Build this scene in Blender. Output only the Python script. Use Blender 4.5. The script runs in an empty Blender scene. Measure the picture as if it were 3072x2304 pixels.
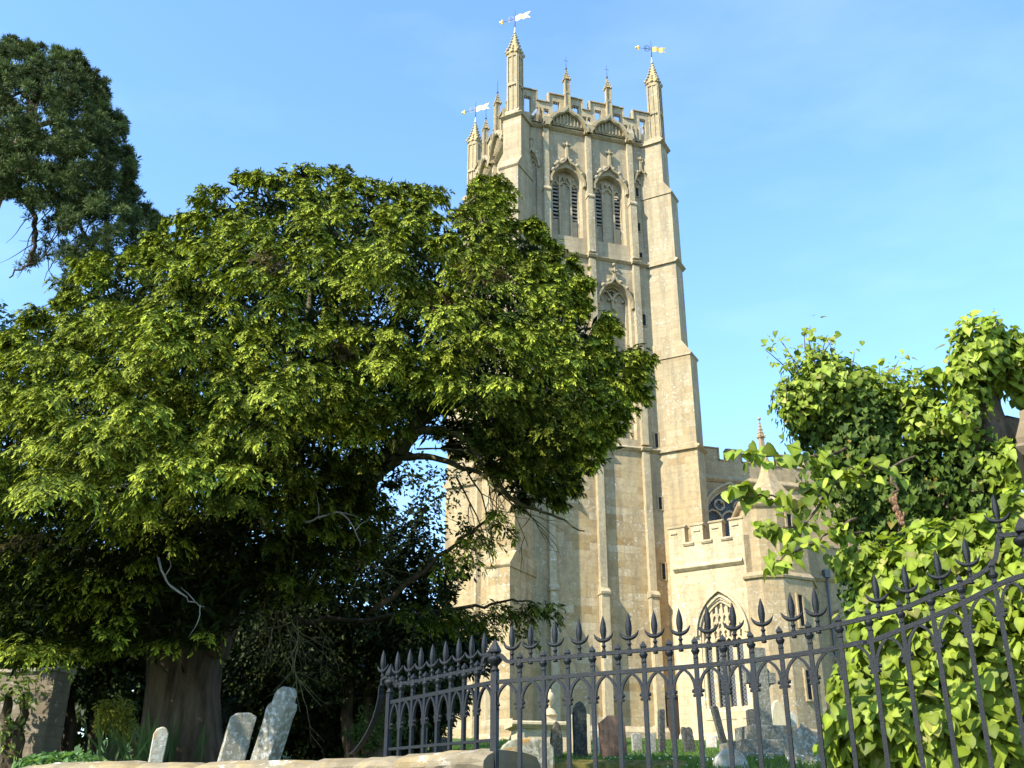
import bpy, math, random
import numpy as np
from math import radians, sin, cos, pi, atan2, sqrt

# ------------------------------------------------------------------ camera, sky, sun
scn = bpy.context.scene
TH = radians(23.4); EYE = 1.6; FP = 3106.0
camd = bpy.data.cameras.new('camera'); cam = bpy.data.objects.new('camera', camd)
scn.collection.objects.link(cam); scn.camera = cam
cam.location = (0, 0, EYE); cam.rotation_euler = (pi/2 + TH, 0, 0)
camd.sensor_fit = 'HORIZONTAL'; camd.sensor_width = 36.0; camd.lens = 36.0*FP/3072.0
camd.clip_start = 0.05; camd.clip_end = 6000

SUN = np.array([-0.786*cos(radians(40)), -0.618*cos(radians(40)), sin(radians(40))])
wd = bpy.data.worlds.new('World'); scn.world = wd; wd.use_nodes = True
nt = wd.node_tree; nt.nodes.clear()
sky = nt.nodes.new('ShaderNodeTexSky'); sky.sky_type = 'NISHITA'; sky.sun_disc = False
sky.sun_elevation = radians(40); sky.sun_rotation = atan2(SUN[0], SUN[1])
sky.air_density = 1.35; sky.dust_density = 0.0; sky.ozone_density = 8.0; sky.altitude = 100
tc = nt.nodes.new('ShaderNodeTexCoord'); mp = nt.nodes.new('ShaderNodeMapping')
mp.inputs['Scale'].default_value = (2.2, 3.2, 7.0); mp.inputs['Rotation'].default_value = (0.3, 0.5, 0.6)
nz = nt.nodes.new('ShaderNodeTexNoise'); nz.inputs['Scale'].default_value = 1.1; nz.inputs['Detail'].default_value = 6
nz.inputs['Roughness'].default_value = 0.55
cr = nt.nodes.new('ShaderNodeValToRGB'); cr.color_ramp.elements[0].position = 0.52; cr.color_ramp.elements[1].position = 0.85
cr.color_ramp.elements[0].color = (0, 0, 0, 1); cr.color_ramp.elements[1].color = (0.05, 0.05, 0.05, 1)
mx = nt.nodes.new('ShaderNodeMixRGB'); mx.inputs['Color2'].default_value = (9, 9.8, 11, 1)
bg = nt.nodes.new('ShaderNodeBackground'); bg.inputs['Strength'].default_value = 0.15
wo = nt.nodes.new('ShaderNodeOutputWorld')
L = nt.links.new
L(tc.outputs['Generated'], mp.inputs['Vector']); L(mp.outputs[0], nz.inputs['Vector']); L(nz.outputs['Fac'], cr.inputs[0])
L(cr.outputs[0], mx.inputs['Fac']); L(sky.outputs[0], mx.inputs['Color1']); L(mx.outputs[0], bg.inputs[0]); L(bg.outputs[0], wo.inputs[0])
sund = bpy.data.lights.new('sun', 'SUN'); sund.energy = 3.6; sund.angle = radians(0.53); sund.color = (1.0, 0.95, 0.83)
suno = bpy.data.objects.new('sun', sund); scn.collection.objects.link(suno)
from mathutils import Vector
suno.rotation_euler = Vector(SUN).to_track_quat('Z', 'Y').to_euler(); suno.location = (-20, -20, 40)
scn.view_settings.view_transform = 'Standard'; scn.view_settings.look = 'None'
scn.view_settings.exposure = 1.5; scn.view_settings.gamma = 1.0
scn.cycles.max_bounces = 6; scn.cycles.transparent_max_bounces = 6
scn.cycles.sample_clamp_indirect = 4.0

rng = np.random.default_rng(7); random.seed(7)

# ------------------------------------------------------------------ helpers: places
def ray(x, y):
    u = -(y-1152)/FP; r = (x-1536)/FP
    return np.array([r, cos(TH)-u*sin(TH), sin(TH)+u*cos(TH)])
CAM = np.array([0, 0, EYE])
def at(x, y, Y):                       # point seen at photo pixel (x, y), Y metres ahead
    r = ray(x, y); return CAM + r*(Y/r[1])
DS = 3072/2212.0
def dat(x, y, Y): return at(x*DS, y*DS, Y)
def on_plane(x, y, p, n):
    r = ray(x, y); return CAM + r*(np.dot(p-CAM, n)/np.dot(r, n))
GY = [(-5, 1.75), (6.5, 1.75), (10, 1.95), (14, 2.35), (20, 2.75), (30, 3.6), (40, 4.55), (46, 5.2), (60, 5.9), (120, 7), (3000, 9)]
def ground(X, Y):
    b = np.interp(Y, [g[0] for g in GY], [g[1] for g in GY])
    return b + 0.05*np.sin(X*0.9+Y*0.35)+0.03*np.sin(X*2.1-Y*1.3)
def nrm(v): v = np.asarray(v, float); return v/np.linalg.norm(v)

class Fr:                               # a vertical face: origin, tangent, outward normal
    def __init__(s, o, e, n): s.o = np.array(o, float); s.e = nrm(e); s.n = nrm(n)
    def P(s, u, o, z): return s.o + s.e*u + s.n*o + np.array([0, 0, z])

# ------------------------------------------------------------------ helpers: meshes
ORG = {}
def link(o): scn.collection.objects.link(o); return o
def props(o, label=None, cat=None, group=None, kind=None):
    for k, v in (('label', label), ('category', cat), ('group', group), ('kind', kind)):
        if v: o[k] = v
    return o
def thing(name, label, cat, loc, group=None):
    o = link(bpy.data.objects.new(name, None)); o.location = tuple(float(v) for v in loc); o.empty_display_size = 0.3
    ORG[o.name] = np.array(loc, float); return props(o, label, cat, group)

class MB:
    def __init__(s): s.v = []; s.f = []; s.c = []; s.sm = []; s.col = None
    def add(s, vs, fs, smooth=False):
        b = len(s.v); s.v.extend([tuple(map(float, p)) for p in vs])
        for f in fs: s.f.append(tuple(i+b for i in f)); s.sm.append(smooth)
    def box(s, fr, u0, u1, o0, o1, z0, z1):
        P = fr.P
        s.add([P(u0, o0, z0), P(u1, o0, z0), P(u1, o1, z0), P(u0, o1, z0), P(u0, o0, z1), P(u1, o0, z1), P(u1, o1, z1), P(u0, o1, z1)],
              [(0, 1, 2, 3), (7, 6, 5, 4), (0, 4, 5, 1), (1, 5, 6, 2), (2, 6, 7, 3), (3, 7, 4, 0)])
    def prof(s, fr, u0, u1, pts):         # a moulding: profile pts (o, z) swept from u0 to u1
        n = len(pts)
        s.add([fr.P(u0, o, z) for o, z in pts]+[fr.P(u1, o, z) for o, z in pts],
              [(i, (i+1) % n, n+(i+1) % n, n+i) for i in range(n)]+[tuple(range(n))[::-1], tuple(range(n, 2*n))])
    def strip(s, fr, pts, w, o0, o1, closed=False):   # bar of width w along (u, z) polyline, depth o0..o1
        pts = [np.array(p, float) for p in pts]; n = len(pts); ws = w if hasattr(w, '__len__') else [w]*n
        vs = []
        for i in range(n):
            a = pts[i-1] if (i > 0 or closed) else pts[i]; b = pts[(i+1) % n] if (i < n-1 or closed) else pts[i]
            t = b-a; t = t/(np.linalg.norm(t)+1e-9); q = np.array([-t[1], t[0]])*ws[i]/2
            for (m, o) in ((pts[i]+q, o0), (pts[i]-q, o0), (pts[i]-q, o1), (pts[i]+q, o1)): vs.append(fr.P(m[0], o, m[1]))
        fs = []
        for i in range(n if closed else n-1):
            a = 4*i; b = 4*((i+1) % n)
            for k in range(4): fs.append((a+k, a+(k+1) % 4, b+(k+1) % 4, b+k))
        if not closed: fs += [(3, 2, 1, 0), (4*n-4, 4*n-3, 4*n-2, 4*n-1)]
        s.add(vs, fs)
    def tube(s, pts, rad, k=8, smooth=True, cap=True, flute=0, ph=0.0):
        pts = [np.array(p, float) for p in pts]; n = len(pts); rad = rad if hasattr(rad, '__len__') else [rad]*n
        vs = []; ref = None
        for i in range(n):
            t = nrm(pts[min(i+1, n-1)]-pts[max(i-1, 0)])
            if ref is None:
                ref = np.cross(t, [0.3, 0.95, 0.1]); 
            ref = nrm(ref - t*np.dot(ref, t)); b = np.cross(t, ref)
            for j in range(k):
                a = 2*pi*j/k; rr = rad[i]*(1+flute*(sin(3*a+ph+i*.15)+.6*sin(5*a+ph*2-i*.1)))
                vs.append(pts[i]+(ref*cos(a)+b*sin(a))*rr)
        fs = [(i*k+j, i*k+(j+1) % k, (i+1)*k+(j+1) % k, (i+1)*k+j) for i in range(n-1) for j in range(k)]
        if cap: fs += [tuple(range(k))[::-1], tuple(range((n-1)*k, n*k))]
        s.add(vs, fs, smooth)
    def lathe(s, c, prof, k=12, smooth=True, up=(0, 0, 1), rot=0.0):   # prof (r, h) about axis through c
        c = np.array(c, float); up = nrm(up); a = nrm(np.cross(up, [0.12, 1, 0.05])); b = np.cross(up, a); n = len(prof)
        vs = [c+up*h+(a*cos(2*pi*j/k+rot)+b*sin(2*pi*j/k+rot))*r for r, h in prof for j in range(k)]
        fs = [(i*k+j, i*k+(j+1) % k, (i+1)*k+(j+1) % k, (i+1)*k+j) for i in range(n-1) for j in range(k)]
        fs += [tuple(range(k))[::-1], tuple(range((n-1)*k, n*k))]
        s.add(vs, fs, smooth)
    def blob(s, c, r, seed=0, sq=(1, 1, 1)):          # small carved lump
        R = random.Random(seed); k = 6; vs = [np.array(c)+np.array([0, 0, -r*sq[2]])]
        for h in (-.5, .35):
            for j in range(k):
                a = 2*pi*j/k+R.random()*.5; q = r*(.75+.5*R.random())*cos(h)
                vs.append(np.array(c)+np.array([cos(a)*q*sq[0], sin(a)*q*sq[1], r*sin(h*1.6)*sq[2]]))
        vs.append(np.array(c)+np.array([0, 0, r*sq[2]]))
        fs = [(0, 1+(j+1) % k, 1+j) for j in range(k)]+[(1+j, 1+(j+1) % k, 7+(j+1) % k, 7+j) for j in range(k)]+[(7+j, 7+(j+1) % k, 13) for j in range(k)]
        s.add(vs, fs, True)
    def build(s, name, mat, parent=None, uvr=None):
        me = bpy.data.meshes.new(name); o = bpy.data.objects.new(name, me)
        org = ORG.get(parent.name, np.zeros(3)) if parent else np.zeros(3)
        V = np.array(s.v, float).reshape(-1, 3)
        me.from_pydata((V-org).tolist(), [], s.f); me.materials.append(mat)
        uvl = me.uv_layers.new(name='UVMap'); uv = []
        for f in s.f:
            p = V[list(f)]; c = p.mean(0)
            nn = np.zeros(3)
            for i in range(len(f)): nn += np.cross(p[i]-c, p[(i+1) % len(f)]-c)
            l = np.linalg.norm(nn); nn = nn/l if l > 1e-12 else np.array([0, 0, 1.])
            h = sqrt(nn[0]**2+nn[1]**2)
            if h > 0.55:
                t = np.array([-nn[1], nn[0], 0])/h; uv += [(float(q@t), float(q[2])) for q in p]
            else: uv += [(float(q[0]), float(q[1])) for q in p]
        uvl.data.foreach_set('uv', np.array(uv, np.float32).ravel())
        me.polygons.foreach_set('use_smooth', s.sm); me.update()
        link(o)
        if parent: o.parent = parent; ORG[o.name] = org
        else: ORG[o.name] = np.zeros(3)
        return o

def rawmesh(name, V, faces_k, F, mat, parent=None, col=None, smooth=False):
    """Big foliage mesh straight from arrays: F is (n, faces_k) vertex indices."""
    me = bpy.data.meshes.new(name); org = ORG.get(parent.name, np.zeros(3)) if parent else np.zeros(3)
    me.vertices.add(len(V)); me.vertices.foreach_set('co', (V-org).astype(np.float32).ravel())
    n = len(F); me.loops.add(n*faces_k); me.loops.foreach_set('vertex_index', F.astype(np.int32).ravel())
    me.polygons.add(n); me.polygons.foreach_set('loop_start', np.arange(0, n*faces_k, faces_k, dtype=np.int32))
    me.polygons.foreach_set('loop_total', np.full(n, faces_k, np.int32))
    me.polygons.foreach_set('use_smooth', np.full(n, smooth))
    me.update(calc_edges=True)
    if col is not None:
        a = me.color_attributes.new('tint', 'FLOAT_COLOR', 'POINT')
        c4 = np.ones((len(V), 4), np.float32); c4[:, :3] = col; a.data.foreach_set('color', c4.ravel())
    me.materials.append(mat); o = link(bpy.data.objects.new(name, me))
    if parent: o.parent = parent
    ORG[o.name] = org
    return o

# ------------------------------------------------------------------ materials
def newmat(name):
    m = bpy.data.materials.new(name); m.use_nodes = True; n = m.node_tree
    return m, n, n.nodes['Principled BSDF']
def nn(n, t, **k):
    x = n.nodes.new(t)
    for a, b in k.items():
        if hasattr(x, a): setattr(x, a, b)
        else: x.inputs[a].default_value = b
    return x
def ramp(n, src, stops):
    r = n.nodes.new('ShaderNodeValToRGB'); el = r.color_ramp.elements
    while len(el) < len(stops): el.new(0.5)
    for e, (p, c) in zip(el, stops): e.position = p; e.color = tuple(c)+(1,) if len(c) == 3 else c
    n.links.new(src, r.inputs[0]); return r.outputs[0]
def mix(n, fac, a, b, mode='MIX'):
    m = n.nodes.new('ShaderNodeMixRGB'); m.blend_type = mode
    for s, v in ((0, fac), (1, a), (2, b)):
        if isinstance(v, (int, float)): m.inputs[s].default_value = v
        elif isinstance(v, tuple): m.inputs[s].default_value = v+(1,) if len(v) == 3 else v
        else: n.links.new(v, m.inputs[s])
    return m.outputs[0]
def noise(n, co, scale, detail=4, rough=.55, dist=0):
    x = n.nodes.new('ShaderNodeTexNoise'); x.inputs['Scale'].default_value = scale; x.inputs['Detail'].default_value = detail
    x.inputs['Roughness'].default_value = rough; x.inputs['Distortion'].default_value = dist
    n.links.new(co, x.inputs['Vector']); return x.outputs['Fac']

def ashlar(name, c1, c2, c3, course=.36, length=.85, mort=(.24, .19, .12), msize=.011, lichen=.5, orange=0.0, var=1.0, topgrey=0.0, patch=0.6):
    m, n, b = newmat(name); l = n.links.new
    tc = n.nodes.new('ShaderNodeTexCoord'); ob = tc.outputs['Object']
    br = n.nodes.new('ShaderNodeTexBrick'); l(tc.outputs['UV'], br.inputs['Vector'])
    br.offset = .43; br.offset_frequency = 2; br.squash = 1.35; br.squash_frequency = 3
    for k, v in (('Color1', (0, 0, 0, 1)), ('Color2', (1, 1, 1, 1)), ('Mortar', (.5, .5, .5, 1))): br.inputs[k].default_value = v
    br.inputs['Scale'].default_value = 1; br.inputs['Mortar Size'].default_value = msize; br.inputs['Mortar Smooth'].default_value = .3
    br.inputs['Brick Width'].default_value = length; br.inputs['Row Height'].default_value = course; br.inputs['Bias'].default_value = -.1
    big = noise(n, ob, .35, 3, .5)
    blk = ramp(n, br.outputs['Color'], [(0.0, c1), (.3, c2), (.7, c2), (1.0, c3)])
    mid = tuple(.35*a+.45*q+.2*w for a, q, w in zip(c1, c2, c3))
    colr = mix(n, ramp(n, big, [(.38, (.05,)*3), (.64, (patch*.7,)*3)]), mid, blk)
    fine = noise(n, ob, 5.0, 6, .65)
    colr = mix(n, .55*var, colr, ramp(n, fine, [(.3, (.30, .27, .22)), (.5, (.5, .5, .5)), (.72, (.66, .62, .54))]), 'OVERLAY')
    if topgrey:
        sep = n.nodes.new('ShaderNodeSeparateXYZ'); l(ob, sep.inputs[0])
        ma = n.nodes.new('ShaderNodeMapRange'); l(sep.outputs['Z'], ma.inputs[0]); ma.inputs[1].default_value = 9; ma.inputs[2].default_value = 22
        ma.inputs[3].default_value = 0; ma.inputs[4].default_value = topgrey
        colr = mix(n, ma.outputs[0], colr, mix(n, noise(n, ob, 1.2, 5, .6), (.28, .23, .145), (.47, .405, .28)))
    sm = noise(n, ob, 1.6, 6, .7, .6)                       # grime streaks, stretched down the wall
    mpp = n.nodes.new('ShaderNodeMapping'); mpp.inputs['Scale'].default_value = (2.5, 2.5, .3); l(ob, mpp.inputs[0])
    st = noise(n, mpp.outputs[0], 1.0, 5, .6)
    colr = mix(n, ramp(n, st, [(.46, (0, 0, 0)), (.72, (.66,)*3)]), colr, (.17, .145, .10))
    if lichen:
        li = noise(n, ob, 9, 3, .6); lb = noise(n, ob, .8, 2, .5)
        fac = mix(n, 1, ramp(n, li, [(.585, (0, 0, 0)), (.63, (1, 1, 1))]), ramp(n, lb, [(.42, (0, 0, 0)), (.62, (lichen,)*3)]), 'MULTIPLY')
        colr = mix(n, fac, colr, (.70, .67, .60))
    if orange:
        og = noise(n, ob, 4.5, 4, .6)
        colr = mix(n, ramp(n, og, [(.50, (0, 0, 0)), (.60, (orange,)*3)]), colr, (.40, .26, .07))
    colr = mix(n, mix(n, .6, br.outputs['Fac'], (0, 0, 0)), colr, mort)
    l(colr, b.inputs['Base Color']); b.inputs['Roughness'].default_value = .92; b.inputs['Specular IOR Level'].default_value = .15
    bu = n.nodes.new('ShaderNodeBump'); bu.inputs['Strength'].default_value = .5; bu.inputs['Distance'].default_value = .03
    h = mix(n, .5, fine, br.outputs['Fac'], 'SUBTRACT'); l(h, bu.inputs['Height']); l(bu.outputs[0], b.inputs['Normal'])
    return m
M = {}
M['stone'] = ashlar('honey_limestone', (.27, .165, .055), (.39, .29, .15), (.54, .45, .30), topgrey=.55, lichen=.40, patch=1.25)
M['trim'] = ashlar('limestone_trim', (.33, .255, .14), (.40, .32, .19), (.46, .385, .255), 1.1, 2.0, lichen=.6, msize=.004)
M['pin'] = ashlar('lichened_limestone', (.31, .25, .14), (.38, .31, .19), (.44, .37, .245), .9, 1.5, lichen=.5, orange=.35, msize=.004)
M['pintop'] = ashlar('orange_lichened_limestone', (.30, .24, .12), (.40, .32, .17), (.48, .40, .24), 3, 3, lichen=.4, orange=.6, msize=.001)
M['aisle'] = ashlar('warm_limestone', (.44, .32, .155), (.52, .40, .23), (.60, .50, .34), lichen=.6, patch=.7)
M['nave'] = ashlar('brown_limestone', (.30, .20, .09), (.38, .275, .145), (.45, .36, .225), .3, .75, lichen=.35)
M['rubble'] = ashlar('rubble_wall_stone', (.25, .21, .14), (.36, .30, .20), (.45, .40, .30), .16, .42, lichen=.3, msize=.015, mort=(.2, .17, .12))
M['roofstone'] = ashlar('white_lichened_stone', (.24, .21, .16), (.31, .28, .22), (.38, .35, .29), .4, 2, lichen=.35)

def plain(name, base, var=.3, rough=.6, metal=0, scale=8, bump=.0, spec=.5, second=None, stretch=1.0):
    m, n, b = newmat(name); tc = n.nodes.new('ShaderNodeTexCoord'); mq = n.nodes.new('ShaderNodeMapping'); mq.inputs['Scale'].default_value = (1, 1, stretch)
    n.links.new(tc.outputs['Object'], mq.inputs[0]); f = noise(n, mq.outputs[0], scale, 5, .6)
    lo = tuple(c*(1-var) for c in base); hi = tuple(min(1, c*(1+var)) for c in base) if second is None else second
    n.links.new(ramp(n, f, [(.3, lo), (.7, hi)]), b.inputs['Base Color'])
    b.inputs['Roughness'].default_value = rough; b.inputs['Metallic'].default_value = metal; b.inputs['Specular IOR Level'].default_value = spec
    if bump:
        bu = n.nodes.new('ShaderNodeBump'); bu.inputs['Strength'].default_value = bump; bu.inputs['Distance'].default_value = .02
        n.links.new(noise(n, mq.outputs[0], scale*3, 6, .7), bu.inputs['Height']); n.links.new(bu.outputs[0], b.inputs['Normal'])
    return m
M['iron'] = plain('painted_black_iron', (.005, .0062, .0068), .4, .5, 0, 45, .35, .3, (.0105, .0128, .0138))
M['dark'] = plain('opening_shade_black', (.012, .012, .012), .2, .9)  # near-black standing in for the shade inside openings
M['louvre'] = plain('weathered_slate_louvre', (.27, .24, .19), .3, .85, 0, 3)
M['lead'] = plain('lead_sheet', (.42, .43, .44), .2, .5, .2, 5)
M['gold'] = plain('gilded_copper', (.95, .62, .16), .05, .55, .6, 5)
M['vaneiron'] = plain('blackened_iron', (.06, .07, .11), .2, .5)
M['wood'] = plain('dark_oak', (.035, .025, .017), .4, .6, 0, 4)
M['pipe'] = plain('grey_painted_pipe', (.10, .10, .10), .2, .5)
M['bark'] = plain('yew_bark', (.05, .034, .02), .5, .9, 0, 9, 1.0, .1, (.12, .088, .055), .16)
M['mossbark'] = plain('mossy_branch_bark', (.08, .072, .03), .5, .9, 0, 6, .6, .1, (.19, .17, .08))
M['greytwig'] = plain('grey_dead_wood', (.2, .185, .16), .3, .9, 0, 6, .4, .2, (.36, .335, .3))
M['pinebark'] = plain('orange_pine_bark', (.28, .14, .07), .4, .9, 0, 4, .6, .2, (.45, .25, .14))
M['limebark'] = plain('lime_bark', (.07, .05, .03), .5, .9, 0, 9, 1.0, .1, (.22, .16, .10), .5)
def glassmat():
    m, n, b = newmat('leaded_glass'); tc = n.nodes.new('ShaderNodeTexCoord'); l = n.links.new
    mpg = n.nodes.new('ShaderNodeMapping'); mpg.inputs['Rotation'].default_value = (0, 0, pi/4); mpg.inputs['Scale'].default_value = (9, 9, 9); l(tc.outputs['UV'], mpg.inputs[0])
    br = n.nodes.new('ShaderNodeTexBrick'); br.offset = 0; br.inputs['Scale'].default_value = 1; br.inputs['Brick Width'].default_value = 1; br.inputs['Row Height'].default_value = 1
    br.inputs['Mortar Size'].default_value = .07; br.inputs['Color1'].default_value = (.02, .022, .026, 1); br.inputs['Color2'].default_value = (.04, .045, .052, 1); br.inputs['Mortar'].default_value = (.2, .19, .17, 1)
    l(mpg.outputs[0], br.inputs[0]); l(br.outputs[0], b.inputs['Base Color']); b.inputs['Roughness'].default_value = .5; b.inputs['Specular IOR Level'].default_value = .2
    return m
M['glass'] = glassmat()

def leafmat(name, trans=.35, rough=.5, spec=.3, transcol=(1.15, 1.2, .55)):
    m, n, b = newmat(name); l = n.links.new; at_ = n.nodes.new('ShaderNodeAttribute'); at_.attribute_name = 'tint'
    l(at_.outputs['Color'], b.inputs['Base Color']); b.inputs['Roughness'].default_value = rough; b.inputs['Specular IOR Level'].default_value = spec
    tr = n.nodes.new('ShaderNodeBsdfTranslucent'); l(mix(n, 1, at_.outputs['Color'], transcol, 'MULTIPLY'), tr.inputs[0])
    ms = n.nodes.new('ShaderNodeMixShader'); ms.inputs[0].default_value = trans
    l(b.outputs[0], ms.inputs[1]); l(tr.outputs[0], ms.inputs[2]); l(ms.outputs[0], n.nodes['Material Output'].inputs[0])
    return m
M['yew'] = leafmat('yew_needles', .25, .7, .08); M['pine'] = leafmat('pine_needles', .12, .6, .05, (1, 1.1, .7))
M['lime'] = leafmat('lime_leaves', .38, .5, .22); M['ivy'] = leafmat('ivy_leaves', .22, .55, .12); M['holly'] = leafmat('holly_leaves', .12, .5, .10)
M['grass'] = leafmat('grass_blades', .35, .6, .2)

# ------------------------------------------------------------------ ground and road
def build_ground():
    m, n, b = newmat('churchyard_turf'); tc = n.nodes.new('ShaderNodeTexCoord')
    f = noise(n, tc.outputs['Object'], 1.3, 6, .6); g = noise(n, tc.outputs['Object'], 14, 4, .6)
    c = mix(n, g, ramp(n, f, [(.3, (.035, .06, .014)), (.55, (.07, .11, .025)), (.75, (.10, .10, .04))]), (.05, .085, .018))
    n.links.new(c, b.inputs['Base Color']); b.inputs['Roughness'].default_value = .95; b.inputs['Specular IOR Level'].default_value = .1
    xs = np.concatenate([[-2500, -900, -300, -120, -60], np.arange(-30, 30.1, .75), [60, 120, 300, 900, 2500]])
    ts = np.concatenate([np.arange(0, 45, .6), [50, 60, 80, 120, 300, 900, 3000]])
    wl = lambda X: np.interp(X, [-60, -12, -6, -3.43, -.9, -.11, 2.61, 3.4, 60], [30, 13, 10.2, 8.95, 7.75, 7.0, 5.6, 5.3, 5.3])
    V = []; nx = len(xs); ny = len(ts)
    for t in ts:
        for X in xs:
            Y = wl(X)+.05+t; V.append((X, Y, ground(X, Y)))
    F = np.array([(j*nx+i, j*nx+i+1, (j+1)*nx+i+1, (j+1)*nx+i) for j in range(ny-1) for i in range(nx-1)])
    o = rawmesh('churchyard_ground', np.array(V), 4, F, m, None, None, True); props(o, kind='structure', label='grassy churchyard ground rising towards the church')
    m2 = plain('asphalt', (.05, .05, .05), .3, .9, 0, 20, .3)
    mb = MB(); mb.add([(-3000, -3000, 0), (3000, -3000, 0), (3000, 3000, 0), (-3000, 3000, 0)], [(0, 1, 2, 3)])
    props(mb.build('road', m2), kind='structure', label='grey road in front of the churchyard wall')
build_ground()

# ------------------------------------------------------------------ the church
A17 = radians(17.2)
Ev = np.array([cos(A17), sin(A17), 0]); NS = np.array([sin(A17), -cos(A17), 0]); NW = -Ev
O = np.array([4.13, 46.0, EYE*0]); TC = O - NS*4.2
church = thing('church', 'honey coloured stone church with tall square pinnacled tower and battlemented walls', 'church', (TC[0], TC[1], 5.0))
FS = Fr(TC+NS*4.2, Ev, NS); FW = Fr(TC+NW*4.2, NS, NW); FN = Fr(TC-NS*4.2, -Ev, -NS); FE = Fr(TC-NW*4.2, -NS, -NW)
HW = 3.95; ZG = 4.3; ZA = 36.3; ZB = 28.7; ZC = 18.45; ZD = 11.45

def arch(a, b, spring, apex, n=8, tm=68):
    c = (a+b)/2; T = radians(tm); L_ = []
    for i in range(n+1):
        t = T*i/n; L_.append((a+(c-a)*(1-cos(t))/(1-cos(T)), spring+(apex-spring)*sin(t)/sin(T)))
    return L_ + [(a+b-u, z) for u, z in L_[-2::-1]]
def ogee(a, b, spring, peak, n=12):
    c = (a+b)/2; L_ = []
    for i in range(n+1):
        q = i/n
        z = .66*sin(min(q/.62, 1)*radians(78))/sin(radians(78)) if q < .62 else .66+.06*((q-.62)/.38)+.28*((q-.62)/.38)**2.2
        L_.append((a+(c-a)*q, spring+(peak-spring)*z))
    return L_ + [(a+b-u, z) for u, z in L_[-2::-1]]
def bay(mb, fr, u0, u1, z0, z1, o, op=None):
    """one bay of wall at depth o, with an arched recess op=(a,b,sill,spring,apex,depth)"""
    P = fr.P
    q = lambda A, B, C, D: mb.add([P(A, o, C), P(B, o, C), P(B, o, D), P(A, o, D)], [(0, 1, 2, 3)])
    if op is None: q(u0, u1, z0, z1); return
    a, b, sill, spring, apex, dep = op[:6]
    q(u0, a, z0, z1); q(b, u1, z0, z1); q(a, b, z0, sill)
    out = arch(a, b, spring, apex)
    for (ua, za), (ub, zb) in zip(out, out[1:]):
        mb.add([P(ua, o, za), P(ub, o, zb), P(ub, o, z1), P(ua, o, z1)], [(0, 1, 2, 3)])
    ol = [(a, sill)]+out+[(b, sill)]
    for (ua, za), (ub, zb) in zip(ol, ol[1:]):
        k = .12 if dep > .3 else .05; ca, cb = (a+b)/2, (a+b)/2   # splayed reveal
        mb.add([P(ua, o, za), P(ub, o, zb), P(ub+(ca-ub)*k, o-dep, zb), P(ua+(ca-ua)*k, o-dep, za)], [(0, 1, 2, 3)])
    k = .12 if dep > .3 else .05; c = (a+b)/2
    mb.add([P(a, o, sill), P(b, o, sill), P(b+(c-b)*k, o-dep, sill+.35*dep), P(a+(c-a)*k, o-dep, sill+.35*dep)], [(0, 1, 2, 3)])
CB = 1.215                                             # centre of an inner bay
bel = lambda c: (c-.83, c+.83, 29.75, 33.15, 33.98, .42)
lowi = lambda c: (c-.86, c+.86, 18.95, 26.4, 27.35, .40)
nic = lambda c: (c-.34, c+.34, 29.75, 33.85, 34.4, .14)
def tower_walls():
    mb = MB()
    for fr, full in ((FS, 1), (FW, 1), (FN, 0), (FE, 0)):
        ed = [-HW, -2.41, 0, 2.41, HW]
        for i in range(4):
            u0, u1 = ed[i], ed[i+1]; c = (-CB, CB)[i-1] if i in (1, 2) else (u0+u1)/2
            bay(mb, fr, u0, u1, ZG, ZC, -.25)
            if full and i in (1, 2):
                bay(mb, fr, u0, u1, ZC, ZB, -.25, lowi(c)); bay(mb, fr, u0, u1, ZB, ZA, -.25, bel(c))
            elif full:
                c = c-.04 if i == 0 else c-.13
                bay(mb, fr, u0, u1, ZC, ZB, -.25); bay(mb, fr, u0, u1, ZB, ZA, -.25, nic(c))
                a, b, sl, sp, ap, dp = nic(c); mb.add([fr.P(a, -.25-dp, sl), fr.P(b, -.25-dp, sl), fr.P(b, -.25-dp, ap), fr.P(a, -.25-dp, ap)], [(0, 1, 2, 3)])
            else: bay(mb, fr, u0, u1, ZC, ZA, -.25)
    bx = Fr(TC, Ev, NS); mb.box(bx, -HW+.4, HW-.4, -HW+.4, HW-.4, 36.2, 36.45)   # roof deck
    return mb.build('tower_wall', M['stone'], church)
tower_walls()

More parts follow.
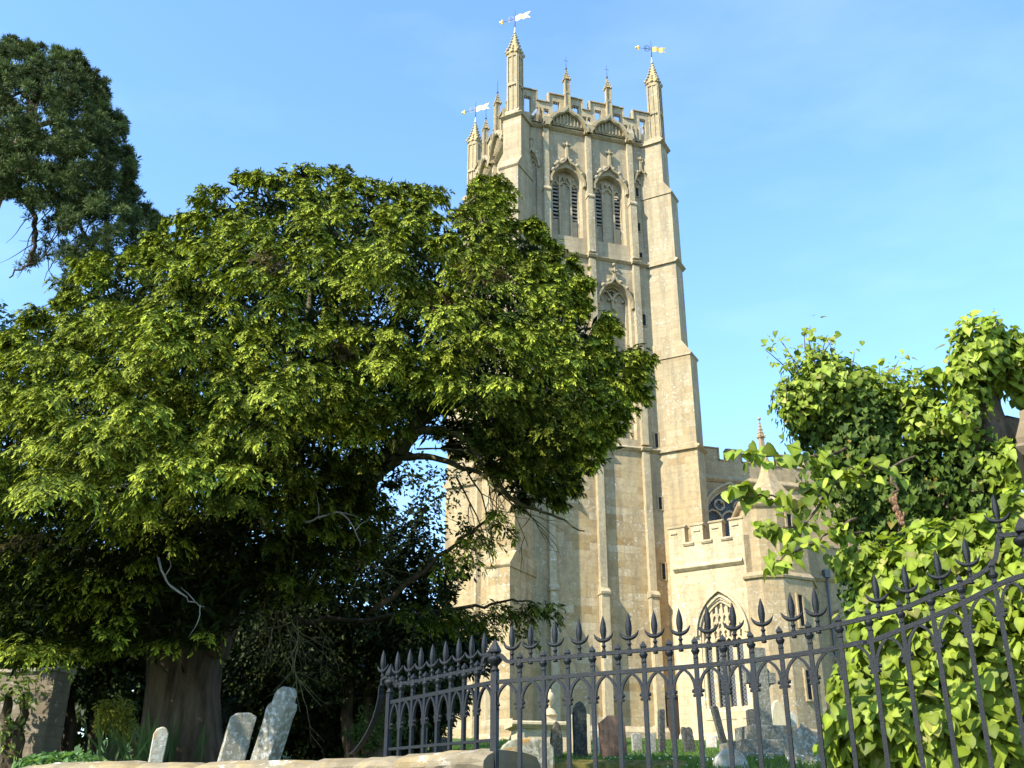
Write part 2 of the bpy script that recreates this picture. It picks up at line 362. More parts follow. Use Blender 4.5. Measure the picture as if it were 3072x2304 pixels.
def tower_trim():
    for z, pr in ((ZA, .24), (ZB, .2), (ZC, .2)):
        mb = MB()
        for fr in (FS, FW, FN, FE):
            mb.prof(fr, -HW-.02, HW+.02, [(-.3, z-.12), (-.25+.03, z-.12), (-.25+pr*.55, z-.06), (-.25+pr*.9, z), (-.25+pr*.9, z+.035), (-.3, z+.17)])
            for u in (-2.41, 0, 2.41):
                mb.prof(fr, u-.24, u+.24, [(-.3, z-.11), (.04, z-.11), (.12, z), (.12, z+.04), (-.3, z+.2)])
        mb.build('string_course', M['trim'], church)
    for fr in (FS, FW, FN, FE):
        for u in (-2.41, 0, 2.41):
            s = MB()
            for z0, z1, hw, o in ((ZG, ZD, .19, .10), (ZD, ZC-.1, .165, .0), (ZC+.2, ZB-.1, .165, 0), (ZB+.2, 32.3, .175, .06), (32.3, ZA-.1, .15, -.03)):
                s.prof(fr, u-hw, u+hw, [(-.26, z0), (o, z0), (o, z1-.12), (o-.1, z1), (-.26, z1)])
            s.prof(fr, u-.23, u+.23, [(-.26, ZD-.14), (.16, ZD-.14), (.18, ZD-.04), (0, ZD+.16), (-.26, ZD+.16)])
            s.prof(fr, u-.21, u+.21, [(-.26, 32.16), (.1, 32.16), (.12, 32.24), (-.03, 32.45), (-.26, 32.45)])
            s.build('pilaster_strip', M['trim'], church)
    p = MB()
    for fr in (FS, FW, FN, FE):
        p.prof(fr, -HW-.1, HW+.1, [(-.3, ZG), (.28, ZG), (.28, 4.95), (.1, 5.15), (.1, 5.5), (-.1, 5.75), (-.3, 5.75)])
        for u in (-2.41, 0, 2.41): p.prof(fr, u-.3, u+.3, [(-.3, ZG), (.45, ZG), (.45, 4.95), (.28, 5.15), (.26, 5.5), (0, 5.8), (-.3, 5.8)])
    p.build('plinth', M['trim'], church)
tower_trim()

def buttress(sx, sn):
    K = TC + Ev*sx*HW + NS*sn*HW; out = nrm(Ev*sx+NS*sn); fr = Fr(K*np.array([1, 1, 0]), np.array([-out[1], out[0], 0]), out)
    mb = MB(); w = .53
    st = [(ZG, 12.0, 1.86, .56), (12.7, 23.35, 1.36, .53), (24.1, 32.9, .96, .53), (33.6, 36.2, .6, .53)]
    if (sx, sn) == (1, 1): st[0] = (ZG, 12.0, 1.37, .53)
    for i, (z0, z1, p, hw) in enumerate(st):
        if i == 0 and (sx, sn) == (1, 1): mb.box(fr, -hw, hw, -.7, p, z0, 12.72); continue
        mb.box(fr, -hw, hw, -.7, p, z0, z1)
        if i < 3:
            p2 = st[i+1][2]; zn = st[i+1][0]
            mb.prof(fr, -hw-.05, hw+.05, [(-.7, z1-.1), (p+.02, z1-.1), (p+.08, z1-.02), (p+.08, z1+.03), (p2, zn), (-.7, zn)])
    if (sx, sn) != (1, 1): mb.prof(fr, -.7, .7, [(-.7, ZG), (2.2, ZG), (2.2, 4.95), (2.0, 5.2), (2.0, 5.5), (1.86, 5.75), (-.7, 5.75)])
    for z, p in ((ZA, .6), (ZB, .96), (ZC, 1.36)):
        mb.prof(fr, -w-.12, w+.12, [(-.7, z-.12), (p+.02, z-.12), (p+.10, z-.05), (p+.17, z), (p+.17, z+.035), (p-.04, z+.17), (-.7, z+.17)])
    mb.build('buttress', M['stone'], church); return fr
FB = {}
for sx, sn in ((-1, 1), (1, 1), (-1, -1), (1, -1)): FB[(sx, sn)] = buttress(sx, sn)

def spirelet(mb, cap, c, r, z0, z1, fr, ncr, seed, brown=True):
    """crocketed spirelet: 4-sided tapering core with lumps along its edges and a fringe of gablets"""
    H = z1-z0; prof = [(r*1.06, z0), (r*.98, z0+.08*H), (r*.62, z0+.32*H), (r*.34, z0+.66*H), (r*.14, z0+.93*H), (r*.10, z1)]
    ax = [fr.e+fr.n, fr.e-fr.n, -fr.e-fr.n, -fr.e+fr.n]; vs = []; n = len(prof)
    for rr, z in prof:
        for d in ax: vs.append(np.array([c[0], c[1], z])+d*rr)
    mb.add(vs, [(i*4+j, i*4+(j+1) % 4, i*4+4+(j+1) % 4, i*4+4+j) for i in range(n-1) for j in range(4)]+[(0, 3, 2, 1), (4*n-4, 4*n-3, 4*n-2, 4*n-1)])
    for i in range(ncr):
        q = i/(ncr-.4); rr = np.interp(q, [0, .3, .66, 1], [r*1.1, r*.72, r*.42, r*.18]); z = z0+H*(.05+.86*q)
        for k, d in enumerate(ax):
            mb.blob(np.array([c[0], c[1], z])+d*rr*1.06, r*(.26-.12*q), seed*50+i*4+k, (1, 1, 1.15))
        if i < 3:
            for k, d in enumerate((fr.e, fr.n, -fr.e, -fr.n)):
                mb.blob(np.array([c[0], c[1], z])+d*rr*1.0, r*(.24-.1*q), seed*70+i*4+k, (1, 1, 1.3))
    for d in (fr.e, fr.n, -fr.e, -fr.n):                 # gablet fringe
        for s in (-1, 0, 1):
            t = np.array([-d[1], d[0], 0]); mb.blob(np.array([c[0], c[1], z0-.02+(.16*r if s == 0 else -.1*r)])+d*r*1.12+t*s*r*.85, r*.30, int(seed*90+s*3+d[0]*7), (1, 1, .9))

def corner_pinnacle(key, seed):
    fr = FB[key]; c = fr.P(0, .25, 0)[:2]; g = Fr((c[0], c[1], 0), fr.e, fr.n); mb = MB(); h = .30
    mb.box(g, -h, h, -h, h, 36.3, 40.55)
    mb.prof(g, -h-.1, h+.1, [(-h-.1, 36.3), (h+.12, 36.3), (h+.1, 36.55), (h, 36.75), (-h, 36.75), (-h-.1, 36.55)])
    for z0, z1 in ((36.75, 38.35), (38.55, 40.3)):       # framed panels on each side
        for u in (-1, 1):
            for f2 in (g, Fr(g.o, g.n, -g.e), Fr(g.o, -g.n, g.e), Fr(g.o, -g.e, -g.n)):
                mb.box(f2, u*h-.06*(u > 0)-.0, u*h+.06*(u < 0)+.0, h-.02, h+.055, z0, z1)
    for f2 in (g, Fr(g.o, g.n, -g.e), Fr(g.o, -g.n, g.e), Fr(g.o, -g.e, -g.n)):
        mb.box(f2, -h, h, h-.02, h+.05, 38.36, 38.54); mb.box(f2, -h, h, h-.02, h+.05, 40.3, 40.54)
        mb.box(f2, -.035, .035, h-.02, h+.04, 36.76, 38.35); mb.box(f2, -.035, .035, h-.02, h+.04, 38.55, 40.29)
        for s in (-.16, 0, .16): mb.blob(f2.P(s, h+.05, 38.36-.02), .055, seed+int(s*10))
    o = mb.build('pinnacle', M['pin'], church)
    s = MB(); spirelet(s, None, c, .31, 40.6, 42.2, g, 7, seed); s.build('spirelet', M['pintop'], o)
    cp = MB(); cp.lathe((c[0], c[1], 42.1), [(.085, 0), (.075, .1), (.05, .25), (.03, .45), (.02, .5)], 8); cp.build('lead_cap', M['lead'], o)
    return c
PC = {k: corner_pinnacle(k, i+1) for i, k in enumerate(FB)}

def mid_pinnacle(fr, u, seed):
    mb = MB(); c = fr.P(u, .06, 0)[:2]; g = Fr((c[0], c[1], 0), fr.e, fr.n)
    mb.box(g, -.13, .13, -.13, .13, 37.3, 39.45)
    for s in (-1, 1): mb.box(g, s*.13-.03, s*.13+.03, .1, .17, 37.5, 39.4)
    mb.box(g, -.16, .16, -.16, .16, 38.52, 38.66)
    f2 = Fr(g.o, g.n, -g.e)
    o = mb.build('parapet_pinnacle', M['pin'], church)
    s = MB(); spirelet(s, None, c, .155, 39.5, 40.3, g, 4, seed+20); s.build('spirelet', M['pintop'], o)
    k = MB(); k.lathe((c[0], c[1], 40.25), [(.06, 0), (.05, .1), (.015, .2)], 8); k.tube([(c[0], c[1], 40.4), (c[0], c[1], 41.15)], .014, 5)
    e = fr.e; k.tube([np.array([c[0], c[1], 40.85])-e*.13, np.array([c[0], c[1], 40.85])+e*.13], .013, 5)
    k.build('iron_cross', M['vaneiron'], o)
for fr, sd in ((FS, 1), (FW, 2), (FN, 3), (FE, 4)):
    for u in (-CB, CB): mid_pinnacle(fr, u, sd*2+(u > 0))

def parapet(fr):
    mb = MB(); o0, o1 = -.28, -.04
    cols = []                                             # (u0, u1, top, opening base or None, opening top)
    MT, ET = 38.42, 37.80
    def seg(u0, u1, top, ops):
        x = u0
        for a, b in ops:
            cols.append((x, a, top, None)); cols.append((a, b, top, (36.95, top-.42))); x = b
        cols.append((x, u1, top, None))
    seg(-3.75, -2.95, MT, [(-3.62, -3.26)]); seg(-2.95, -2.2, ET, [(-2.93, -2.66), (-2.5, -2.24)])
    seg(-2.2, -.32, MT, [(-2.0, -1.62), (-.86, -.5)]); seg(-.32, .2, ET, [(-.3, -.06), (.0, .19)])
    seg(.2, 2.1, MT, [(.44, .82), (1.58, 1.96)]); seg(2.1, 2.75, ET, [(2.12, 2.36), (2.46, 2.72)]); seg(2.75, 3.75, MT, [(3.1, 3.45)])
    for u0, u1, top, op in cols:
        if op is None: mb.box(fr, u0, u1, o0, o1, 36.45, top)
        else:
            mb.box(fr, u0, u1, o0, o1, 36.45, op[0]); mb.box(fr, u0, u1, o0, o1, op[1], top)
            w = u1-u0; z = op[1]                            # cusps hanging in the head
            for k in (.2, .5, .8):
                mb.add([fr.P(u0+w*k-.05, o0+.05, z), fr.P(u0+w*k+.05, o0+.05, z), fr.P(u0+w*k, o0+.05, z-.12), fr.P(u0+w*k-.05, o1-.05, z), fr.P(u0+w*k+.05, o1-.05, z), fr.P(u0+w*k, o1-.05, z-.12)], [(0, 1, 2), (5, 4, 3), (0, 3, 4, 1), (1, 4, 5, 2), (2, 5, 3, 0)])
    P = mb.build('parapet', M['trim'], church)
    c = MB()
    for u0, u1, top in ((-3.75, -2.95, MT), (-2.95, -2.2, ET), (-2.2, -.32, MT), (-.32, .2, ET), (.2, 2.1, MT), (2.1, 2.75, ET), (2.75, 3.75, MT)):
        x = .07 if top == MT else -.09
        c.prof(fr, u0-x, u1+x, [(o0-.08, top), (o1+.09, top), (o1+.09, top+.06), (-.16, top+.15), (o0-.08, top+.06)])
    for u in (-2.95, -2.2, -.32, .2, 2.1, 2.75):
        s = 1 if u in (-2.95, -.32, 2.1) else -1
        c.box(fr, u-.002 if s > 0 else u-.07, u+.07 if s > 0 else u+.002, o0-.06, o1+.07, ET+.02, MT-.003)
    c.build('coping', M['pin'], P)
    g = MB()                                              # ogee arches springing from the strips
    for cc in (-CB, CB):
        pts = ogee(cc-1.17, cc+1.17, 36.35, 37.62)
        g.strip(fr, [(cc-1.17, 36.2)]+pts+[(cc+1.17, 36.2)], .24, -.06, .22)
        g.strip(fr, [(u, z-.02) for u, z in pts[2:-2]], .1, -.05, .26)
        fill = arch(cc-.98, cc+.98, 36.5, 37.25, 6)       # carved panel below the ogee
        mb2 = [fr.P(u, -.03, z) for u, z in fill]; g.add(mb2+[fr.P(cc, -.03, 36.42)], [(i, i+1, len(fill)) for i in range(len(fill)-1)])
        for k in range(-4, 5): g.box(fr, cc+k*.2-.03, cc+k*.2+.03, -.03, .06, 36.5, 36.95+.25*(1-abs(k)/4.5))
    for u in (-2.41, 0, 2.41): g.prof(fr, u-.2, u+.2, [(-.3, 36.35), (.2, 36.35), (.2, 36.7), (.05, 37.0), (-.3, 37.0)])
    for u in (-2.58, -2.8, 2.58, 2.82, 3.05): g.box(fr, u-.04, u+.04, -.05, .05, 36.5, 37.35)
    g.build('ogee_arch', M['pin'], P)
for fr in (FS, FW, FN, FE): parapet(fr)

def finial(mb, fr, u, z, s, seed):
    for k, (du, dz, r) in enumerate(((0, .0, .5), (-.55, .1, .36), (.55, .1, .36), (-.9, .32, .22), (.9, .32, .22), (0, .55, .36), (0, 1.0, .22))):
        mb.blob(fr.P(u+du*s, -.1, z+dz*s), r*s, seed*11+k, (1, 1, 1))
def belfry_window(fr, c, nm=1):
    a, b, sl, sp, ap, dp = bel(c); o = -.25; B_ = o-dp; mb = MB(); P = fr.P
    lights = [(c-.70, c-.36), (c+.36, c+.70)]; z0, z1 = 30.95, 33.0
    x = a-.05
    qd = lambda A, B, C, D: mb.add([P(A, B_, C), P(B, B_, C), P(B, B_, D), P(A, B_, D)], [(0, 1, 2, 3)])
    for l0, l1 in lights:
        qd(x, l0, sl-.2, ap+.1); qd(l0, l1, sl-.2, z0); qd(l0, l1, z1, ap+.1); x = l1
        for e in (l0, l1): mb.add([P(e, B_, z0), P(e, B_-.4, z0), P(e, B_-.4, z1), P(e, B_, z1)], [(0, 1, 2, 3)])
        mb.add([P(l0, B_, z0), P(l1, B_, z0), P(l1, B_-.4, z0), P(l0, B_-.4, z0)], [(0, 1, 2, 3)])
    qd(x, b+.05, sl-.2, ap+.1)
    w = mb.build('belfry_window', M['stone'], church)
    t = MB()
    for u in (c-.76, c-.31, c+.31, c+.76): t.box(fr, u-.05, u+.05, B_-.02, B_+.14, sl+.1, 33.15)
    for u in (c-.31, c+.31): t.box(fr, u-.035, u+.035, B_-.02, B_+.11, 33.14, 33.6)
    for l0, l1, zz, hh in ((c-.72, c-.35, 32.95, .3), (c+.35, c+.72, 32.95, .3), (c-.27, c+.27, 32.95, .34), (c-.27, c+.01, 33.3, .3), (c-.01, c+.27, 33.3, .3)):
        t.strip(fr, arch(l0, l1, zz, zz+hh, 5), .075, B_-.01, B_+.10)
        m_ = (l0+l1)/2
        for s in (-1, 1): t.blob(P(m_+s*(l1-l0)*.28, B_+.05, zz+hh*.42), .05, int(c*10)+s, (1, 1, 1))
    t.build('tracery', M['trim'], w)
    lv = MB()
    for l0, l1 in lights:
        lv.add([P(l0-.02, B_-.39, z0-.05), P(l1+.02, B_-.39, z0-.05), P(l1+.02, B_-.39, z1+.05), P(l0-.02, B_-.39, z1+.05)], [(0, 1, 2, 3)])
    lv.build('dark_back', M['dark'], w)
    for l0, l1 in lights:
        lo = MB()
        for k in range(9):
            z = z0+.08+k*(z1-z0)/9
            lo.prof(fr, l0+.004, l1-.004, [(B_+.03, z-.045), (B_+.04, z+.06), (B_-.2, z+.21), (B_-.2, z+.14)])
        lo.build('louvres', M['louvre'], w)
    h = MB()
    og = ogee(a-.1, b+.1, sp, 34.62)
    h.strip(fr, [(a-.1, sp-.3)]+og+[(b+.1, sp-.3)], .11, o-.01, o+.2)
    h.box(fr, c-.06, c+.06, o-.01, o+.18, 34.5, 35.35); finial(h, fr, c, 35.3, .2, int(c*5)+9)
    for s in (-1, 1):
        for q, r in ((.28, .12), (.62, .14), (.9, .12)):
            i = int(q*12); u, z = og[12-i] if s < 0 else og[12+i]
            h.blob(fr.P(u, o+.12, z+.14), r, int(q*100)+s); h.blob(fr.P(u+s*.1, o+.12, z+.05), r*.7, int(q*77)+s)
    h.build('hood_mould', M['pin'], w)
def tall_window(fr, c):
    a, b, sl, sp, ap, dp = lowi(c); o = -.25; B_ = o-dp; P = fr.P; mb = MB()
    mb.add([P(a-.05, B_, sl-.2), P(b+.05, B_, sl-.2), P(b+.05, B_, ap+.1), P(a-.05, B_, ap+.1)], [(0, 1, 2, 3)])
    w = mb.build('blind_window', M['stone'], church)
    t = MB()
    for u in (a+.13, c, b-.13): t.box(fr, u-.055, u+.055, B_-.01, B_+.18, sl+.12, sp+.05)
    for l0, l1 in ((a+.1, c), (c, b-.1)):
        t.strip(fr, arch(l0, l1, sp-.05, sp+.62, 6), .09, B_-.01, B_+.16)
        for s in (-1, 1): t.blob(P((l0+l1)/2+s*.2, B_+.07, sp+.15), .1, s+5, (1, 1, .9))
    t.strip(fr, arch(a+.06, b-.06, sp, ap-.05, 7), .08, B_-.01, B_+.2)
    for k in range(4):
        an = pi/4+k*pi/2; t.blob(P(c+.13*cos(an), B_+.06, sp+.6+.13*sin(an)), .06, k)
    t.build('tracery', M['trim'], w)
    q = MB()
    for k in range(4):
        an = k*pi/2; q.blob(P(c+.075*cos(an), B_+.02, sp+.6+.075*sin(an)), .055, k+9)
    q.build('quatrefoil', M['dark'], w)
    h = MB(); og = ogee(a-.1, b+.1, sp, 27.72)
    h.strip(fr, [(a-.1, sp-.4)]+og+[(b+.1, sp-.4)], .1, o-.01, o+.19)
    h.box(fr, c-.05, c+.05, o-.01, o+.16, 27.6, 28.1); finial(h, fr, c, 28.02, .2, int(c*7)+3); h.blob(P(c, o+.1, 28.42), .1, 4)
    for s in (-1, 1):
        for q_, r in ((.35, .12), (.7, .13)):
            u, z = og[12+s*int(q_*12)]; h.blob(fr.P(u, o+.12, z+.14), r, int(q_*100)+s); h.blob(fr.P(u-s*.1, o+.1, z+.2), r*.7, int(q_*55)+s)
    h.build('hood_mould', M['pin'], w)
for fr in (FS, FW):
    for c in (-CB, CB): belfry_window(fr, c); tall_window(fr, c)
def niche(fr, c):
    a, b, sl, sp, ap, dp = nic(c); h = MB(); o = -.25; og = ogee(a-.07, b+.07, sp, 34.75)
    h.strip(fr, [(a-.07, sp-.2)]+og+[(b+.07, sp-.2)], .09, o-.01, o+.17); h.box(fr, c-.05, c+.05, o-.01, o+.15, 34.65, 35.35); finial(h, fr, c, 35.3, .16, 31)
    for s in (-1, 1): h.blob(fr.P(c+s*.2, -.1, 34.45), .08, s+60)
    for u0, u1 in ((a, c), (c, b)): h.strip(fr, arch(u0+.02, u1-.02, sp-.02, sp+.25, 5), .07, o-dp-.01, o-dp+.1)
    h.build('niche_hood', M['pin'], church)
for fr in (FS, FW):
    niche(fr, -3.22); niche(fr, 3.05)

def slit(fr, u, z, w, hgt, o):
    mb = MB(); mb.box(fr, u-w/2, u+w/2, o-.02, o+.004, z-hgt/2, z+hgt/2)  # dark slab on the wall face, painted stand-in for the slit's shaded depth
    s = mb.build('slit_window', M['dark'], church); f = MB()
    f.box(fr, u-w/2-.06, u-w/2, o-.01, o+.05, z-hgt/2-.05, z+hgt/2+.05); f.box(fr, u+w/2, u+w/2+.06, o-.01, o+.05, z-hgt/2-.05, z+hgt/2+.05)
    f.box(fr, u-w/2, u+w/2, o-.01, o+.05, z+hgt/2, z+hgt/2+.05); f.box(fr, u-w/2, u+w/2, o-.01, o+.055, z-hgt/2-.05, z-hgt/2)
    f.build('frame', M['stone'], s)
for u, z, hh, o in ((2.86, 33.3, .55, -.39), (2.84, 31.1, .5, -.39), (2.8, 29.3, .3, -.25), (2.78, 25.5, .65, -.25), (3.08, 19.0, .75, -.25), (3.08, 15.85, .6, -.25), (3.05, 12.6, .75, -.25)):
    slit(FS, u, z, .17, hh, o)
def tower_door():
    mb = MB(); mb.box(FS, 2.72, 3.3, -.25, .30, 5.0, 6.9); d = mb.build('notice_board', M['wood'], church)
    f = MB(); f.box(FS, 2.68, 2.76, -.2, .34, 5.0, 6.95); f.box(FS, 3.26, 3.34, -.2, .34, 5.0, 6.95); f.box(FS, 2.68, 3.34, -.2, .36, 6.95, 7.05); f.build('frame', M['wood'], d)
tower_door()
def stays():
    mb = MB(); a = PC[(1, 1)]; top = np.array([a[0], a[1], 39.2]); n_ = PC[(1, -1)]
    for z1, k in ((37.9, .62), (37.4, .5)):
        mb.tube([top+np.array([0, 0, -(z1 < 37.8)*.7]), np.array([a[0]+(n_[0]-a[0])*k-2.3, a[1]+(n_[1]-a[1])*k, z1])], .016, 5)
    mb.build('stay_cable', M['lead'], church)
stays()

# ---- lower building to the right of the tower
QF = O+Ev*3.4-NS*.25; AD = radians(32); dA = np.array([cos(AD), -sin(AD), 0]); nA = np.array([-sin(AD), -cos(AD), 0]); AS = .962
class FrNear(Fr):                       # the projecting aisle front stands a little forward of the tower buttress
    def P(s, u, o, z): return np.array([s.o[0], s.o[1], 0])*AS + (s.e*u + s.n*o)*AS + np.array([0, 0, zs(z)])
def zs(z): return EYE+(z-EYE)*AS
FA = FrNear(QF, dA, nA)
AOP = (1.26, 3.28, 6.45, 9.65, 11.1, .34)
def aisle():
    mb = MB()
    bay(mb, FA, 0, 1.1, ZG, 13.83, 0); bay(mb, FA, 1.1, 3.75, ZG, 13.83, 0, AOP); bay(mb, FA, 3.75, 3.9, ZG, 13.83, 0)
    mb.box(FA, .05, 3.9, -.45, -.3, ZG+7.5, 13.82)
    mb.add([FA.P(0, 0, 13.83), FA.P(3.9, 0, 13.83), FA.P(3.9, -.45, 13.83), FA.P(0, -.45, 13.83)], [(0, 1, 2, 3)])
    for u0, u1 in ((0.02, .82), (1.15, 1.71), (2.05, 2.65), (3.0, 3.62)): mb.box(FA, u0, u1, -.45, 0, 13.832, 14.62)
    bk = O+Ev*3.55-NS*.3; lo = FA.P(.02, -.02, 0)
    mb.add([np.array([p[0], p[1], z]) for z in (ZG, zs(14.6)) for p in (lo, bk)], [(0, 1, 3, 2)])
    mb.add([FA.P(0, -.4, 13.3), FA.P(3.9, -.4, 13.3), FA.P(3.9, -5.5, 13.5), FA.P(0, -5.5, 13.5)], [(0, 1, 2, 3)])
    mb.build('aisle_wall', M['aisle'], church)
    t = MB()
    for u0, u1 in ((0.02, .82), (1.15, 1.71), (2.05, 2.65), (3.0, 3.62)):
        t.prof(FA, u0-.05, u1+.05, [(-.5, 14.6), (.04, 14.6), (.06, 14.66), (-.2, 14.76), (-.5, 14.66)])
        t.box(FA, u0+.10, u0+.42, -.01, .05, 14.32, 14.40)
    for u0, u1 in ((.82, 1.15), (1.71, 2.05), (2.65, 3.0)): t.prof(FA, u0-.09, u1+.09, [(-.02, 13.70), (.05, 13.70), (.10, 13.78), (.08, 13.83), (-.02, 13.88)])
    t.prof(FA, .2, 3.5, [(-.05, 12.52), (.04, 12.52), (.16, 12.64), (.16, 12.7), (-.05, 12.9)])
    t.prof(FA, .0, 3.9, [(-.05, ZG), (.3, ZG), (.3, 4.95), (.18, 5.1), (.16, 5.35), (.05, 5.5), (-.05, 5.5)])
    t.prof(FA, 1.25, 3.4, [(-.02, 6.0), (.03, 6.0), (.05, 6.3), (-.1, 6.48), (-.2, 6.48)])
    t.build('battlement_trim', M['aisle'], church)
    a, b, sl, sp, ap, dp = AOP; w = MB(); B_ = -.27
    for i in range(5): u = a+.05+(b-a-.1)*i/4; w.box(FA, u-.09, u+.09, B_, B_+.2, sl, sp-.3 if i in (0, 4) else 9.6)
    for i in range(1, 8):
        u = a+.05+(b-a-.1)*i/8; zt = np.interp(u, [q[0] for q in arch(a, b, sp, ap)], [q[1] for q in arch(a, b, sp, ap)])
        w.box(FA, u-.05, u+.05, B_, B_+.16, 9.2 if i % 2 == 0 else 9.5, zt-.02)
    for i in range(4):
        l0 = a+.07+(b-a-.14)*i/4; l1 = a+.07+(b-a-.14)*(i+1)/4
        w.strip(FA, arch(l0, l1, 9.05, 9.45, 5), .09, B_, B_+.17)
        for k in range(2):
            m0 = l0+(l1-l0)*k/2; m1 = l0+(l1-l0)*(k+1)/2
            for z in (9.6, 9.9, 10.25): w.strip(FA, arch(m0, m1, z, z+.22, 4), .09, B_, B_+.14)
    w.strip(FA, [(a+.06, sl)]+arch(a+.06, b-.06, sp, ap-.06)+[(b-.06, sl)], .12, B_-.05, B_+.22)
    hp = [(u, z) for u, z in arch(a+.02, b-.02, sp, ap-.02) if z > 9.7]; w.add([FA.P(a+.03, B_+.045, 9.45)]+[FA.P(u, B_+.045, z) for u, z in hp]+[FA.P(b-.03, B_+.045, 9.45)], [tuple(range(len(hp)+2))])
    W_ = w.build('aisle_window', M['aisle'], church); g = MB()
    g.add([FA.P(u, B_+.02, z) for u, z in [(a+.02, sl)]+arch(a+.02, b-.02, sp, ap-.02)+[(b-.02, sl)]], [tuple(range(len(arch(0, 1, 0, 1))+2))]); g.build('glass', M['glass'], W_)
    h = MB(); h.strip(FA, arch(a-.18, b+.18, sp-.1, 11.5, 9), .13, -.02, .16); h.strip(FA, [(u, z) for u, z in arch(a-.05, b+.05, sp-.05, 11.25, 9)], .1, -.02, .06)
    h.build('hood_mould', M['aisle'], W_)
aisle()

def azm(x, y): r = ray(x, y); return r[0]/r[1]
def hitaz(p, d, m): return p+d*((m*p[1]-p[0])/(d[0]-m*d[1]))
pa = FA.P(3.62, .0, 0); pb = hitaz(pa+nA*.0, dA, .2440)
pc = hitaz(pb, np.array([cos(.03), -sin(.03), 0]), .2637); pd = hitaz(pc, np.array([cos(radians(26)), sin(radians(26)), 0]), .2905)
pe = pd+np.array([cos(radians(70)), sin(radians(70)), 0])*1.5; pf = pe+np.array([-.6, 1.0, 0])*1.2; pg = pa+np.array([.2, 2.6, 0])
TP = [pa, pb, pc, pd, pe, pf, pg]; tcn = sum(TP)/7
def turret():
    mb = MB()
    def ring(z, s): return [np.array([tcn[0]+(p[0]-tcn[0])*s, tcn[1]+(p[1]-tcn[1])*s, zs(z)]) for p in TP]
    def stack(m, levels):
        vs = [q for z, s in levels for q in ring(z, s)]; n = 7
        m.add(vs, [(i*n+j, i*n+(j+1) % n, i*n+n+(j+1) % n, i*n+n+j) for i in range(len(levels)-1) for j in range(n)]+[tuple(range(n))[::-1], tuple(range((len(levels)-1)*n, len(levels)*n))])
    stack(mb, [(ZG, 1.04), (11.9, 1.04), (12.1, 1.0), (15.05, 1.0)])
    T_ = mb.build('stair_turret', M['nave'], church); t = MB()
    stack(t, [(11.78, 1.03), (11.82, 1.10), (11.92, 1.12), (12.12, 1.01)]); stack(t, [(14.95, 1.0), (15.05, 1.06), (15.15, 1.10), (15.3, 1.10), (15.42, 1.0)])
    stack(t, [(ZG, 1.25), (4.9, 1.25), (5.1, 1.15), (5.4, 1.14), (5.55, 1.03)])
    t.build('string_course', M['nave'], T_)
    r = MB(); stack(r, [(15.42, 1.0), (15.7, .84), (16.05, .60), (16.5, .38), (17.0, .22), (17.5, .13), (17.9, .08)]); r.build('roof', M['nave'], T_)
    fr = Fr(pc*np.array([1, 1, 0]), pd-pc, np.array([(pd-pc)[1], -(pd-pc)[0], 0])); W_ = np.linalg.norm((pd-pc)[:2])
    for z0, z1, k, o in [(zs(q[0]), zs(q[1]), q[2], q[3]) for q in ((13.5, 14.75, .42, .0), (9.75, 11.1, .47, .05), (6.7, 7.9, .45, .05))]:
        m = MB(); u = W_*k; m.box(fr, u-.12, u+.12, o-.03, o+.02, z0, z1); s = m.build('slit_window', M['dark'], T_)
        f = MB()
        for a, b in ((u-.2, u-.12), (u+.12, u+.2)): f.box(fr, a, b, o-.03, o+.09, z0-.08, z1+.08)
        f.box(fr, u-.12, u+.12, o-.03, o+.09, z1, z1+.08); f.box(fr, u-.12, u+.12, o-.03, o+.11, z0-.08, z0); f.build('slit_frame', M['nave'], T_)
turret()
FSW = Fr(pe*np.array([1, 1, 0]), Ev, NS)
def south_wall():
    mb = MB(); mb.box(FSW, -.3, 9, -.6, 0, ZG, 13.3); mb.box(FSW, -.3, 9, -5, -.5, 11, 13.0); w = mb.build('south_wall', M['nave'], church)
    t = MB(); t.prof(FSW, -.2, 9, [(-.01, 11.75), (.05, 11.75), (.15, 11.87), (-.01, 12.05)]); t.prof(FSW, -.2, 9, [(-.62, 13.3), (.06, 13.3), (.06, 13.4), (-.3, 13.5), (-.62, 13.4)])
    t.box(FSW, .9, 1.5, 0, .35, ZG, 10.5); t.build('wall_trim', M['nave'], w)
    p = MB(); P0 = FSW.P(.62, .12, 0); p.tube([P0+[0, 0, 4.6], P0+[0, 0, 11.9]], .055, 8); p.box(Fr(P0, Ev, NS), -.13, .13, -.13, .13, 11.9, 12.25)
    p.build('drainpipe', M['pipe'], church)
south_wall()
